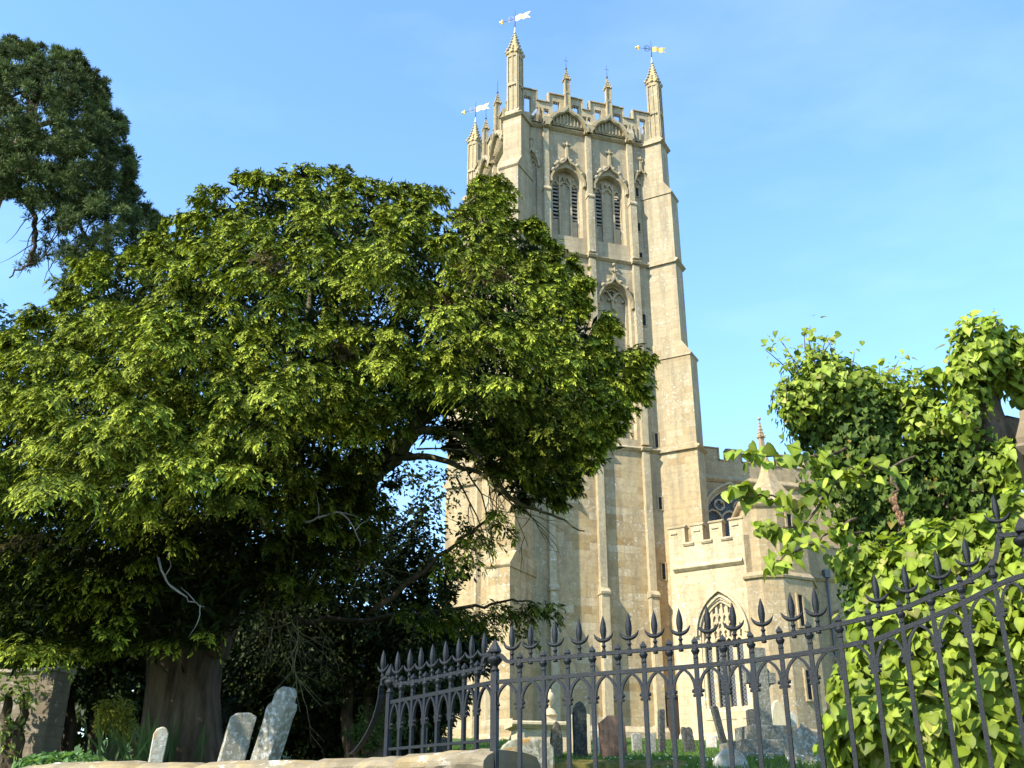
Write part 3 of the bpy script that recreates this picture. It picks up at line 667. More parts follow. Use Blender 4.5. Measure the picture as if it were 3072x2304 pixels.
def nave():
    mb = MB(); fr = FS; o = -.25; OPN = (5.45, 8.2, 14.0, 15.5, 17.0, .35)
    bay(mb, fr, 3.9, 5.2, 8, 18.35, o); bay(mb, fr, 5.2, 8.5, 8, 18.35, o, OPN); bay(mb, fr, 8.5, 22, 8, 18.35, o)
    mb.box(fr, 3.9, 22, o-8, o-.02, 17.5, 18.3)
    mer = [(3.9, 6.35), (6.97, 7.6), (8.35, 9.05), (9.8, 10.5), (11.2, 11.9), (12.6, 13.3), (14, 22)]
    for u0, u1 in mer: mb.box(fr, u0, u1, o-.4, o, 18.352, 18.95)
    n_ = mb.build('nave_wall', M['nave'], church); t = MB()
    for u0, u1 in mer:
        t.prof(fr, u0-.07, u1+.07, [(o-.46, 18.95), (o+.06, 18.95), (o+.06, 19.0), (o-.2, 19.08), (o-.46, 19.0)])
        for u, s in ((u0, -1), (u1, 1)):
            if u > 4: t.box(fr, u-(.07 if s < 0 else .003), u+(.07 if s > 0 else .003), o-.44, o+.05, 18.40, 18.947)
    for (a, b), (c, d) in zip(mer, mer[1:]): t.prof(fr, b+.06, c-.06, [(o-.44, 18.34), (o+.06, 18.34), (o+.06, 18.4), (o-.2, 18.46), (o-.44, 18.4)])
    t.prof(fr, 3.9, 22, [(o-.01, 17.2), (o+.06, 17.2), (o+.16, 17.32), (o+.16, 17.38), (o-.01, 17.6)])
    t.build('battlement_trim', M['nave'], n_)
    a, b, sl, sp, ap, dp = OPN; w = MB(); B_ = o-.3; c = (a+b)/2
    for i in range(4): u = a+.06+(b-a-.12)*i/3; w.box(fr, u-.06, u+.06, B_, B_+.18, sl, sp+.1)
    for i in range(3):
        l0 = a+.06+(b-a-.12)*i/3; l1 = l0+(b-a-.12)/3; w.strip(fr, arch(l0, l1, sp-.1, sp+.35, 5), .09, B_, B_+.16)
    for u0, z0, r in ((a+.86, sp+.62, .26), (b-.86, sp+.62, .26), (c, sp+1.0, .22)):
        w.strip(fr, [(u0+r*cos(k*pi/6), z0+r*sin(k*pi/6)) for k in range(12)], .07, B_, B_+.15, True)
        for k in range(4): w.blob(fr.P(u0+r*.8*cos(k*pi/2+pi/4), B_+.08, z0+r*.8*sin(k*pi/2+pi/4)), .07, k)
    w.strip(fr, [(a+.06, sl)]+arch(a+.06, b-.06, sp, ap-.06)+[(b-.06, sl)], .12, B_-.05, B_+.2)
    w.strip(fr, arch(a-.14, b+.14, sp-.05, ap+.2, 9), .12, o-.02, o+.14)
    W_ = w.build('nave_window', M['trim'], church); g = MB()
    g.add([fr.P(u, B_+.02, z) for u, z in [(a+.02, sl)]+arch(a+.02, b-.02, sp, ap-.02)+[(b-.02, sl)]], [tuple(range(len(arch(0, 1, 0, 1))+2))]); g.build('glass', M['glass'], W_)
    c = fr.P(8.9, -.3, 0)[:2]; p = MB(); gg = Fr((c[0], c[1], 0), fr.e, fr.n); p.box(gg, -.11, .11, -.11, .11, 18.9, 19.85); pp = p.build('pinnacle', M['nave'], church)
    s = MB(); spirelet(s, None, c, .13, 19.85, 20.8, gg, 5, 77); s.blob((c[0], c[1], 20.85), .09, 3); s.build('spirelet', M['nave'], pp)
nave()

def weathervane(key, label):
    c = PC[key]; r = thing('weathervane', label, 'weathervane', (c[0], c[1], 42.55), 'gilded weathervanes on the tower pinnacles')
    B_ = np.array([c[0], c[1], 42.55]); d = nrm([.93, -.36, 0]) if key[0] < 0 else nrm([.985, .17, 0]); up = np.array([0, 0, 1.]); fr = Fr(B_, d, np.array([-d[1], d[0], 0]))
    m = MB(); m.tube([B_-up*.1, B_+up*1.25], [.03, .014], 6); m.tube([B_+up*.62-d*.0, B_+up*.62-d*.72], .016, 6)
    m.strip(fr, [(-.24+.17*cos(k*pi/8), .65+.2*sin(k*pi/8)) for k in range(16)], .022, -.01, .01, True)
    m.strip(fr, [(-.33+.0*k, .65+.2*(k-1)) for k in range(3)], .016, -.008, .008); m.strip(fr, [(-.4, .75), (-.08, .55)], .014, -.007, .007); m.strip(fr, [(-.4, .55), (-.08, .75)], .014, -.007, .007)
    m.build('pole', M['vaneiron'], r)
    f = MB(); n = 14; vs = []
    for i in range(n+1):
        u = .03+.86*i/n; w_ = .025*sin(u*16); hh = .165
        for z in (.65-hh-.02*sin(u*14), .65+hh-.02*sin(u*14)): vs += [fr.P(u, w_-.006, z), fr.P(u, w_+.006, z)]
    fs = []
    for i in range(n):
        a = i*4; fs += [(a, a+4, a+6, a+2), (a+1, a+3, a+7, a+5), (a, a+1, a+5, a+4), (a+2, a+6, a+7, a+3)]
    # swallow tail: the far end notched
    vs2 = list(vs); e = n*4
    mid = [fr.P(.66, -.006, .65), fr.P(.66, .006, .65)]
    f.add(vs[:(n-3)*4+4], [q for q in fs if max(q) < (n-3)*4+4])
    k = (n-3)*4
    for zi, ze in ((0, -.2), (2, .2)):
        p0 = vs[k+zi], vs[k+zi+1]; q0 = fr.P(.92, -.006, .65+ze*1.12), fr.P(.92, .006, .65+ze*1.12); r0 = fr.P(.80, -.006, .65+ze*.45), fr.P(.80, .006, .65+ze*.45); m0 = fr.P(.7, -.006, .65), fr.P(.7, .006, .65)
        f.add([p0[0], q0[0], r0[0], m0[0], p0[1], q0[1], r0[1], m0[1]], [(0, 1, 2, 3), (7, 6, 5, 4), (0, 4, 5, 1), (1, 5, 6, 2), (2, 6, 7, 3)])
    f.build('flag', M['gold'], r)
    t = MB(); t.blob(B_+up*.62-d*.78, .085, 3, (1.3, .6, .9)); t.blob(B_+up*.62-d*.9, .06, 4); t.blob(B_+up*.74-d*.76, .05, 5); t.blob(B_+up*.5-d*.76, .05, 6); t.build('arrow_tip', M['gold'], r)
weathervane((-1, 1), 'gilded swallow-tailed weathervane on the tallest looking pinnacle, nearest corner of the tower')
weathervane((1, 1), 'gilded swallow-tailed weathervane on the right hand front corner pinnacle of the tower')
weathervane((-1, -1), 'gilded swallow-tailed weathervane lowest in the picture, on the far left corner pinnacle')
def floodlight():
    p = FS.P(-3.15, -.02, 36.75); r = thing('floodlight', 'small tilted grey floodlight fixed at the foot of the tower parapet', 'floodlight', p); f = Fr(p, nrm(FS.e+[0, 0, .9]), NS)
    m = MB(); d = nrm(Ev*.5+np.array([0, 0, .85])); n_ = np.cross(d, NS)
    vs = [p+d*a*.27+n_*b*.06+NS*c for a in (-1, 1) for b in (-1, 1) for c in (.12, .3)]
    m.add(vs, [(0, 1, 3, 2), (4, 6, 7, 5), (0, 4, 5, 1), (2, 3, 7, 6), (0, 2, 6, 4), (1, 5, 7, 3)]); m.build('lamp_head', M['lead'], r)
    b = MB(); b.tube([p-[0, 0, .25], p-[0, 0, .1]+NS*.1, p+NS*.14], .03, 6); b.build('bracket', M['pipe'], r)
floodlight()

# ------------------------------------------------------------------ railings, wall, gate pier
up = np.array([0, 0, 1.])
RA = np.array([-.11, 6.85, 0]); RB = np.array([2.64, 5.42, 0]); rd = nrm(RB-RA); rn = np.array([rd[1], -rd[0], 0])
LA = RA; ld = np.array([-cos(radians(47)), sin(radians(47)), 0]); ln = np.array([-ld[1], ld[0], 0])*1.0
if ln[1] > 0: ln = -ln
c6 = lambda x, y: (1000+x/2.994, 1750+y/2.994)
c5 = lambda x, y: (1950+x/2.994, 1750+y/2.994)
cR = lambda x, y: (2450+x/1.942, 1450+y/1.942)
R_ = lambda x, y: on_plane(x, y, RA, rn)
L_ = lambda x, y: on_plane(x, y, LA, ln)

def smooth_path(pts, n=6):
    pts = [np.array(p) for p in pts]; out = []
    for i in range(len(pts)-1):
        p0 = pts[max(i-1, 0)]; p1 = pts[i]; p2 = pts[i+1]; p3 = pts[min(i+2, len(pts)-1)]
        for k in range(n):
            t = k/n; out.append(.5*((2*p1)+(-p0+p2)*t+(2*p0-5*p1+4*p2-p3)*t*t+(-p0+3*p1-3*p2+p3)*t**3))
    return out+[pts[-1]]
def railbar(mb, pts, nrm_, w, h):                        # flat bar swept along 3-D points lying in a vertical plane
    pts = [np.array(p) for p in pts]; n = len(pts); vs = []
    for i in range(n):
        t = nrm(pts[min(i+1, n-1)]-pts[max(i-1, 0)]); q = nrm(np.cross(nrm_, t))
        if q[2] < 0: q = -q
        for a, b in ((-1, -1), (1, -1), (1, 1), (-1, 1)): vs.append(pts[i]+nrm_*a*w/2+q*b*h/2)
    mb.add(vs, [(4*i+k, 4*i+(k+1) % 4, 4*i+4+(k+1) % 4, 4*i+4+k) for i in range(n-1) for k in range(4)]+[(3, 2, 1, 0), (4*n-4, 4*n-3, 4*n-2, 4*n-1)])
def zat(path, p):                                        # height of a rail above plan point p
    s = np.array([np.hypot(q[0]-RA[0], q[1]-RA[1]) for q in path]); z = np.array([q[2] for q in path]); t = np.hypot(p[0]-RA[0], p[1]-RA[1])
    i = np.argsort(s); return float(np.interp(t, s[i], z[i]))

def spear_mesh(name, d):
    """spear head with crescent, base at the origin on top of the rail"""
    m = MB(); k = 12
    m.lathe((0, 0, 0), [(.012, -.034), (.016, -.03), (.016, -.026), (.010, -.02), (.010, .0), (.014, .003), (.014, .009), (.009, .013), (.009, .030), (.013, .033), (.015, .037), (.013, .041), (.0085, .046), (.009, .062), (.0125, .068), (.0125, .074), (.013, .085), (.0172, .104), (.0198, .126), (.0195, .146), (.0155, .176), (.008, .203), (.0012, .224)], k)
    s = m.build(name, M['iron']); c = MB(); pts = []; rad = []
    for i in range(-9, 10):
        a = i/9*radians(74); pts.append(np.array(d)*sin(a)*.066+up*(.070+.066*(1-cos(a))*.98)); rad.append(.0118*(1-abs(i/9)**2.2)+.0014)
    c.tube(pts, rad, 8); cc = c.build('crescent', M['iron'], s); return s, cc
def bar_meshes(kind, d, nv):
    m = MB(); f = Fr((0, 0, 0), d, nv); h = .0105
    m.box(f, -h, h, -h, h, -1.0, .0)
    return m
def finial_meshes(d, nv):
    m = MB(); f = Fr((0, 0, 0), d, nv)
    # rings below the top rail, then a square bud above it
    m.lathe((0, 0, 0), [(.011, -.078), (.016, -.072), (.016, -.066), (.012, -.060), (.012, -.052), (.017, -.045), (.025, -.030), (.026, -.022), (.018, -.014), (.014, -.010), (.014, .014)], 12)
    for z0, r0, z1, r1 in ((.012, .012, .022, .0165), (.022, .0165, .030, .0155), (.030, .0155, .056, .001)):
        vs = [f.P(a*r, b*r, z) for z, r in ((z0, r0), (z1, r1)) for a, b in ((-1, -1), (1, -1), (1, 1), (-1, 1))]
        m.add(vs, [(k, (k+1) % 4, 4+(k+1) % 4, 4+k) for k in range(4)]+[(3, 2, 1, 0), (4, 5, 6, 7)])
    return m

def copy_part(src, parent, loc):
    o = src.copy(); scn.collection.objects.link(o); o.parent = parent
    o.location = tuple(np.array(loc)-ORG[parent.name]) if parent.name in ORG else loc
    for ch in src.children:
        c = ch.copy(); scn.collection.objects.link(c); c.parent = o
    return o

def railing(name, label, base, side):
    r = thing(name, label, 'railing', base, 'iron railing runs of the churchyard')
    pl = R_ if side == 'R' else L_; d = rd if side == 'R' else ld; nv = rn if side == 'R' else ln
    if side == 'R':
        top = [c6(1475, 638), c6(1500, 645), c6(1528, 668), c6(1548, 692), c6(1580, 703), c6(1640, 700), c6(1860, 682), c6(2096, 660), c5(300, 572), c5(600, 550), c5(1000, 497), c5(1500, 412), c5(1900, 322), cR(480, 737), cR(660, 662), cR(838, 592), cR(930, 540), cR(1000, 495), cR(1040, 440), cR(1052, 370), cR(1056, 312), cR(1070, 303), cR(1130, 300), cR(1290, 283)]
        mid = [c6(1475, 886), c6(1700, 868), c6(2096, 835), c5(0, 778), c5(600, 727), c5(1000, 682), c5(1500, 612), c5(1900, 532), cR(300, 927), cR(500, 850), cR(700, 768), cR(850, 698), cR(1000, 620), cR(1100, 572), cR(1200, 540), cR(1290, 530)]
        finx = [1559, 1630, 1702, 1777, 1853, 1930, 2007, 2085, 2169, 2252, 2339, 2426, 2516, 2605, 2700, 2790, 2881]
        spx = [1536, 1592, 1666, 1739, 1812, 1889, 1966.6, 2043, 2128, 2205, 2291.6, 2382, 2455, 2638, 2728, 2826, 2913]
        lastsp = (cR(1072, 300), )
    else:
        top = [c6(440, 900), c6(438, 880), c6(455, 852), c6(500, 838), c6(535, 845), c6(552, 880), c6(575, 905), c6(800, 870), c6(1060, 815), c6(1310, 766), c6(1340, 740), c6(1352, 690), c6(1375, 655), c6(1430, 637), c6(1465, 637)]
        mid = [c6(520, 1068), c6(800, 1015), c6(1100, 955), c6(1450, 888)]
        finx = [1205, 1240.5, 1277, 1315.6, 1354, 1394, 1432]
        spx = [1190, 1227, 1260.5, 1295.6, 1335, 1375, 1414, 1452]; lastsp = (c6(440, 868), )
    T_ = smooth_path([pl(*p) for p in top]); Mi = smooth_path([pl(*p) for p in mid])
    a = MB(); railbar(a, T_, nv, .023, .023); a.build('top_rail', M['iron'], r)
    a = MB(); railbar(a, Mi, nv, .023, .025); a.build('middle_rail', M['iron'], r)
    interp = lambda arr, x: float(np.interp(x, [q[0] for q in arr], [q[1] for q in arr]))
    ztop = lambda p: zat(T_[12:] if side == 'R' else T_[:], p); zmid = lambda p: zat(Mi, p)
    zb = 1.40
    if side == 'L':
        bot = [pl(*c6(505, 1490)), pl(*c6(1350, 1415)), pl(*c6(1440, 1408))]; a = MB(); railbar(a, bot, nv, .026, .018); a.build('bottom_rail', M['iron'], r)
        bz = lambda p: zat(bot, p)-.06
    else: bz = lambda p: zb
    spear, cres = spear_mesh('spear_finial', d); first_s = [True]
    fm = finial_meshes(d, nv).build('bar_finial', M['iron'])
    def place_spear(p):
        if first_s[0]:
            spear.parent = r; spear.location = tuple(p-ORG[r.name]); first_s[0] = False
        else: copy_part(spear, r, p)
    tl = interp; bars = []
    for i, x in enumerate(finx):
        y = interp(top if side == 'R' else top[6:10], x); p = pl(x, y); z = ztop(p) if side == 'R' else zat([pl(*q) for q in top[6:10]], p)
        b0 = bz(p); m = MB(); m.box(Fr((p[0], p[1], 0), d, nv), -.0118, .0118, -.0118, .0118, b0, z+.005); b = m.build('bar', M['iron'], r)
        if i == 0: fm.parent = b; fm.location = tuple(np.array([p[0], p[1], z])-ORG[r.name]); ORG[fm.name] = ORG[r.name]
        else:
            o = fm.copy(); scn.collection.objects.link(o); o.parent = b; o.location = tuple(np.array([p[0], p[1], z])-ORG[r.name])
        bars.append(p)
    for x in spx:
        y = interp(top if side == 'R' else top[6:10], x); p = pl(x, y); z = ztop(p) if side == 'R' else zat([pl(*q) for q in top[6:10]], p)
        if side == 'R' and x < 1550: z = pl(*c6(1590, 700))[2]
        place_spear(np.array([p[0], p[1], z+.008]))
    for q in lastsp: p = pl(*q); place_spear(p+up*(.004 if side == 'R' else -.01))
    # gothic arches under the middle rail
    ends = [RA] + bars + ([pl(*cR(1024, 510)), pl(*cR(1200, 470))] if side == 'R' else [pl(*c6(512, 1000))])
    if side == 'L': ends = [RA]+bars[::-1]+[pl(*c6(514, 1000))]
    if side == 'R':
        p = ends[-2]; z = pl(*cR(1024, 505))[2]; m = MB(); m.box(Fr((p[0], p[1], 0), d, nv), -.0118, .0118, -.0118, .0118, zb, z); b = m.build('bar', M['iron'], r)
        o = fm.copy(); scn.collection.objects.link(o); o.parent = b; o.location = tuple(np.array([p[0], p[1], z])-ORG[r.name])
    fr = Fr((RA[0], RA[1], 0), d, nv)
    for i, (A, B) in enumerate(zip(ends, ends[1:])):
        if side == 'R' and i in (13, ): A_only = True
        ua = np.dot(A-RA, d); ub = np.dot(B-RA, d); g = .016; ua += g; ub -= g; um = (ua+ub)/2; pm = RA+d*um; zt = zmid(pm)-.012; w = (ub-ua)/2
        H = .115 if side == 'R' else .13; zs = zt-H; sl = (zmid(B)-zmid(A))/(np.dot(B-A, d))
        pts = []
        T = radians(64)
        for k in range(9):
            t = T*k/8; pts.append((ua+w*(1-cos(t))/(1-cos(T)), zs+H*sin(t)/sin(T)))
        pts2 = [(ua+ub-u, z) for u, z in pts[-2::-1]]
        pts = [(u, z+sl*(u-um)*.9) for u, z in pts]; pts2 = [(u, z+sl*(u-um)*.9) for u, z in pts2]
        m = MB()
        if not (side == 'R' and i == 13): m.strip(fr, pts, .015, -.010, .010)
        m.strip(fr, ([pts[-1]]+pts2), .015, -.010, .010)
        for s, (u, z) in ((1, pts[0]), (-1, pts2[-1])):  # small cast leaf where the arch meets the bar
            if side == 'R' and i == 13 and s == 1: continue
            m.box(fr, u-.013 if s > 0 else u-.006, u+.006 if s > 0 else u+.013, -.012, .012, z-.045, z+.015)
            m.blob(fr.P(u+s*.011, 0, z-.012), .012, i*3+s); m.blob(fr.P(u+s*.007, 0, z-.038), .010, i*5+s)
        m.build('gothic_arch', M['iron'], r)
    def post(p, zt, zlow, s=1.0):
        m = MB(); f = Fr((p[0], p[1], 0), d, nv); h = .021*s; m.box(f, -h, h, -h, h, zlow, zt-.1); po = m.build('post', M['iron'], r)
        c = MB(); c.lathe((p[0], p[1], zt-.1), [(.022*s, -.005), (.030*s, .004), (.030*s, .012), (.022*s, .018), (.02*s, .035), (.026*s, .04), (.046*s, .062), (.05*s, .075), (.046*s, .088), (.030*s, .096), (.02*s, .1), (.02*s, .112)], 14)
        for (z0, r0, z1, r1) in ((.112, .02, .122, .030), (.122, .030, .135, .031), (.135, .031, .185, .011), (.185, .011, .205, .001)):
            vs = [f.P(a_*q*s, b_*q*s, zt-.1+z) for z, q in ((z0, r0), (z1, r1)) for a_, b_ in ((-1, -1), (1, -1), (1, 1), (-1, 1))]
            c.add(vs, [(k, (k+1) % 4, 4+(k+1) % 4, 4+k) for k in range(4)]+[(3, 2, 1, 0), (4, 5, 6, 7)])
        c.build('post_finial', M['iron'], po)
    if side == 'R':
        z = pl(*c6(1468, 640))[2]; post(RA, z-.005, zb)
        p = pl(*cR(1205, 300)); post(p, p[2]-.005, zb, 1.15)
    else:
        p = pl(*c6(514, 850)); post(p, p[2]-.005, pl(*c6(505, 1500))[2]-.1, .9)
        br = [c6(436, 915), c6(428, 960), c6(424, 1020), c6(405, 1110), c6(372, 1220), c6(320, 1335), c6(255, 1440), c6(200, 1508), c6(165, 1532)]
        m = MB(); railbar(m, smooth_path([pl(*q) for q in br]), nv, .045, .009); m.build('curved_brace', M['iron'], r)
    return r
railing('iron_railing', 'black spear topped railing sweeping up to the right towards the stone gate pier', RA, 'R')
railing('iron_railing', 'short black spear topped railing standing on the stone wall with a curved end brace', LA+ld*.9, 'L')

def walls():
    wallpts = [np.array(p) for p in ((-.02, 6.93), (-.95, 7.78), (-2.2, 8.32), (-3.45, 8.85), (-4.1, 9.25), (-6, 10.4), (-12, 13.2))]
    zt = [2.06, 2.055, 2.07, 2.09, 2.06, 1.95, 1.9]
    r = thing('boundary_wall', 'low old stone boundary wall with rough pale coping slabs under the trees', 'stone wall', (wallpts[1][0], wallpts[1][1], 0))
    mb = MB(); cp = MB(); rr = random.Random(3)
    path = []; zz = []
    for (a, b, za, zb_) in zip(wallpts, wallpts[1:], zt, zt[1:]):
        n = max(2, int(np.linalg.norm(b-a)/.09))
        for i in range(n): path.append(a+(b-a)*i/n); zz.append(za+(zb_-za)*i/n)
    path.append(wallpts[-1]); zz.append(zt[-1]); n = len(path); vs = []; vc = []
    joint = set(); i = 0
    while i < n: joint.add(i); i += rr.choice((7, 9, 11, 6))
    off = 0; jz = 0
    prof = [(-.30, -.10), (-.31, -.06), (-.27, -.012), (-.15, .012), (.0, .018), (.15, .01), (.235, -.018), (.27, -.05), (.272, -.085), (.25, -.12)]
    for i in range(n):
        t = path[min(i+1, n-1)]-path[max(i-1, 0)]; t = t/np.linalg.norm(t); q = np.array([-t[1], t[0]])
        if q[1] > 0: q = -q                                # outward, towards the road
        P = np.array([path[i][0], path[i][1], 0]); Q = np.array([q[0], q[1], 0])
        for o, z in ((-.22, 0), (.2, 0), (.2, zz[i]-.1), (-.22, zz[i]-.1)): vs.append(P+Q*o+up*z)
        if i in joint: off = rr.uniform(-.02, .025); jz = rr.uniform(-.012, .012)
        e = .022 if i in joint else 0
        for o, z in prof:
            o2 = o+(off if o > 0 else 0)+rr.uniform(-.007, .007); vc.append(P+Q*(o2-(e if o > .1 else 0))+up*(zz[i]+z+jz+rr.uniform(-.005, .005)-e*.8))
    mb.add(vs, [(i*4+k, i*4+(k+1) % 4, i*4+4+(k+1) % 4, i*4+4+k) for i in range(n-1) for k in range(4)]+[(0, 1, 2, 3)])
    mb.build('wall_face', M['rubble'], r); k = len(prof)
    cp.add(vc, [(i*k+j, i*k+(j+1) % k, (i+1)*k+(j+1) % k, (i+1)*k+j) for i in range(n-1) for j in range(k)]+[tuple(range(k))], False)
    cp.build('coping', M['coping'], r)
    # lower plinth wall that carries the sweeping railing
    r2 = thing('plinth_wall', 'low stone plinth wall carrying the sweeping black railing', 'stone wall', (RA[0], RA[1], 0))
    m = MB(); f = Fr((RA[0], RA[1], 0), rd, rn); m.box(f, -.1, 3.15, -.17, .17, 0, 1.34); m.build('wall_face', M['rubble'], r2)
    m = MB(); m.prof(f, -.12, 3.15, [(-.2, 1.34), (.2, 1.34), (.2, 1.40), (.1, 1.44), (-.1, 1.44), (-.2, 1.40)]); m.build('coping', M['coping'], r2)
    # gate pier: only the corner of its moulded cap shows
    cx, cy = 3.16, 5.15; r3 = thing('gate_pier', 'square stone gate pier with brown moulded cap at the right edge', 'gate pier', (cx, cy, 0))
    f = Fr((cx, cy, 0), rd, rn); m = MB(); m.box(f, -.27, .27, -.27, .27, 0, 3.298); m.build('shaft', M['pier'], r3)
    m = MB()
    def fr4(zr): return [f.P(a*r_, b*r_, z) for z, r_ in zr for a, b in ((-1, -1), (1, -1), (1, 1), (-1, 1))]
    zr = [(3.30, .30), (3.34, .31), (3.36, .42), (3.40, .445), (3.42, .43), (3.45, .435), (3.55, .40), (3.60, .395), (3.66, .30), (3.72, .0)]
    m.add(fr4(zr), [(i*4+k, i*4+(k+1) % 4, i*4+4+(k+1) % 4, i*4+4+k) for i in range(len(zr)-1) for k in range(4)]+[(3, 2, 1, 0)]); m.build('cap', M['pier'], r3)
M['shaded_oldwall'] = ashlar('shade_darkened_wall_stone', (.13, .10, .065), (.18, .145, .10), (.24, .2, .14), .16, .42, lichen=.3, msize=.012, mort=(.12, .1, .07))  # rubble stone darkened so the half shade sits in its colour
M['coping'] = ashlar('lichened_dapple_coping', (.11, .085, .045), (.25, .20, .125), (.38, .32, .22), .5, .8, lichen=.9, orange=.25, msize=.002, var=1.5)  # dark mottling mixes stains and lichen with painted dapple shadows
M['pier'] = ashlar('brown_pier_stone', (.17, .12, .065), (.21, .15, .085), (.26, .195, .12), 3, 3, lichen=.3, msize=.001)
walls()

# ------------------------------------------------------------------ gravestones
def gravemat(name, a, b, dark=(.05, .045, .035), darkf=.5, lich=(.55, .54, .50), lf=.7, orange=0.0, streak=.5):
    m, n, bs = newmat(name); l = n.links.new; tc = n.nodes.new('ShaderNodeTexCoord'); ob = tc.outputs['Object']
    c = ramp(n, noise(n, ob, 3, 5, .6), [(.3, a), (.7, b)])
    mpp = n.nodes.new('ShaderNodeMapping'); mpp.inputs['Scale'].default_value = (5, 5, .8); l(ob, mpp.inputs[0])
    c = mix(n, ramp(n, noise(n, mpp.outputs[0], 1.6, 5, .65), [(.42, (0, 0, 0)), (.66, (darkf,)*3)]), c, dark)
    c = mix(n, ramp(n, noise(n, ob, 22, 4, .65), [(.50, (0, 0, 0)), (.60, (lf,)*3)]), c, lich)
    if orange: c = mix(n, ramp(n, noise(n, ob, 9, 4, .6), [(.55, (0, 0, 0)), (.62, (orange,)*3)]), c, (.42, .20, .03))
    l(c, bs.inputs['Base Color']); bs.inputs['Roughness'].default_value = .9; bs.inputs['Specular IOR Level'].default_value = .2
    bu = n.nodes.new('ShaderNodeBump'); bu.inputs['Strength'].default_value = .6; bu.inputs['Distance'].default_value = .02
    l(noise(n, ob, 30, 5, .7), bu.inputs['Height']); l(bu.outputs[0], bs.inputs['Normal']); return m
G = {'pale': gravemat('pale_lichen_headstone', (.36, .32, .23), (.48, .45, .36), darkf=.35, lf=.5, orange=.5),
     'grey': gravemat('grey_lichen_headstone', (.22, .19, .13), (.33, .30, .22), darkf=.45, lf=.5),
     'dark': gravemat('dark_mossy_headstone', (.045, .04, .03), (.09, .08, .06), (.02, .02, .016), .7, (.30, .31, .28), .25),
     'slate': gravemat('blackened_headstone', (.035, .04, .035), (.08, .08, .06), (.015, .017, .015), .7, (.25, .27, .2), .25),
     'red': gravemat('red_sandstone_headstone', (.36, .17, .09), (.52, .27, .15), (.07, .035, .022), .85, (.5, .4, .3), .2),
     'gold': gravemat('golden_headstone', (.48, .37, .2), (.58, .47, .28), (.2, .15, .09), .4, (.6, .55, .42), .3),
     'lich': gravemat('orange_lichen_headstone', (.22, .2, .13), (.34, .31, .2), (.06, .055, .045), .7, (.5, .47, .36), .5, .8),
     'brown': gravemat('brown_stained_headstone', (.10, .075, .045), (.2, .16, .1), (.03, .027, .02), .7, (.4, .38, .3), .4),
     'cross': gravemat('mossy_cross_stone', (.13, .12, .08), (.22, .20, .14), (.05, .05, .03), .5, (.40, .41, .36), .45)}
def outline(kind, w, h):
    h2 = w/2
    arc = lambda cx, cz, r, a0, a1, n=8, sz=1.0: [(cx+r*cos(radians(a0+(a1-a0)*i/n)), cz+sz*r*sin(radians(a0+(a1-a0)*i/n))) for i in range(n+1)]
    if kind == 'round': return [(h2, 0)]+arc(0, h-h2, h2, 0, 180, 12)+[(-h2, 0)]
    if kind == 'low': return [(h2, 0)]+arc(0, h-h2*.45, h2, 0, 180, 12, .45)+[(-h2, 0)]
    if kind == 'pointed': return [(h2, 0), (h2, h*.55), (h2*.8, h*.78), (h2*.45, h*.93), (0, h), (-h2*.45, h*.93), (-h2*.8, h*.78), (-h2, h*.55), (-h2, 0)]
    if kind == 'gothic': return [(h2, 0), (h2, h-w*.8), (h2*.85, h-w*.45), (h2*.5, h-w*.15), (0, h), (-h2*.5, h-w*.15), (-h2*.85, h-w*.45), (-h2, h-w*.8), (-h2, 0)]
    if kind == 'gable': return [(h2, 0), (h2, h*.86), (h2*.25, h), (-h2*.25, h*.99), (-h2, h*.84), (-h2, 0)]
    if kind == 'flat': return [(h2, 0), (h2, h*.97), (h2*.7, h), (-h2*.7, h*.99), (-h2, h*.95), (-h2, 0)]
    if kind == 'notch': return [(h2, 0), (h2, h*.92), (h2*.6, h), (h2*.1, h*.98), (0, h*.93), (-h2*.2, h*.98), (-h2*.7, h), (-h2, h*.9), (-h2, 0)]
    if kind == 'shoulder': return [(h2*.92, 0), (h2, h*.62), (h2*1.05, h*.70), (h2*.95, h*.74), (h2*.62, h*.76)]+arc(0, h*.80, h2*.62, 0, 180, 10, 1.25)+[(-h2*.62, h*.76), (-h2*.95, h*.74), (-h2*1.05, h*.70), (-h2, h*.62), (-h2*.92, 0)]
    if kind == 'stepped': return [(h2, 0), (h2, h*.72), (h2*.9, h*.78), (h2*.5, h*.82), (h2*.28, h*.90), (h2*.1, h), (-h2*.05, h*.98), (-h2*.12, h*.90), (-h2*.5, h*.80), (-h2, h*.72), (-h2, 0)]
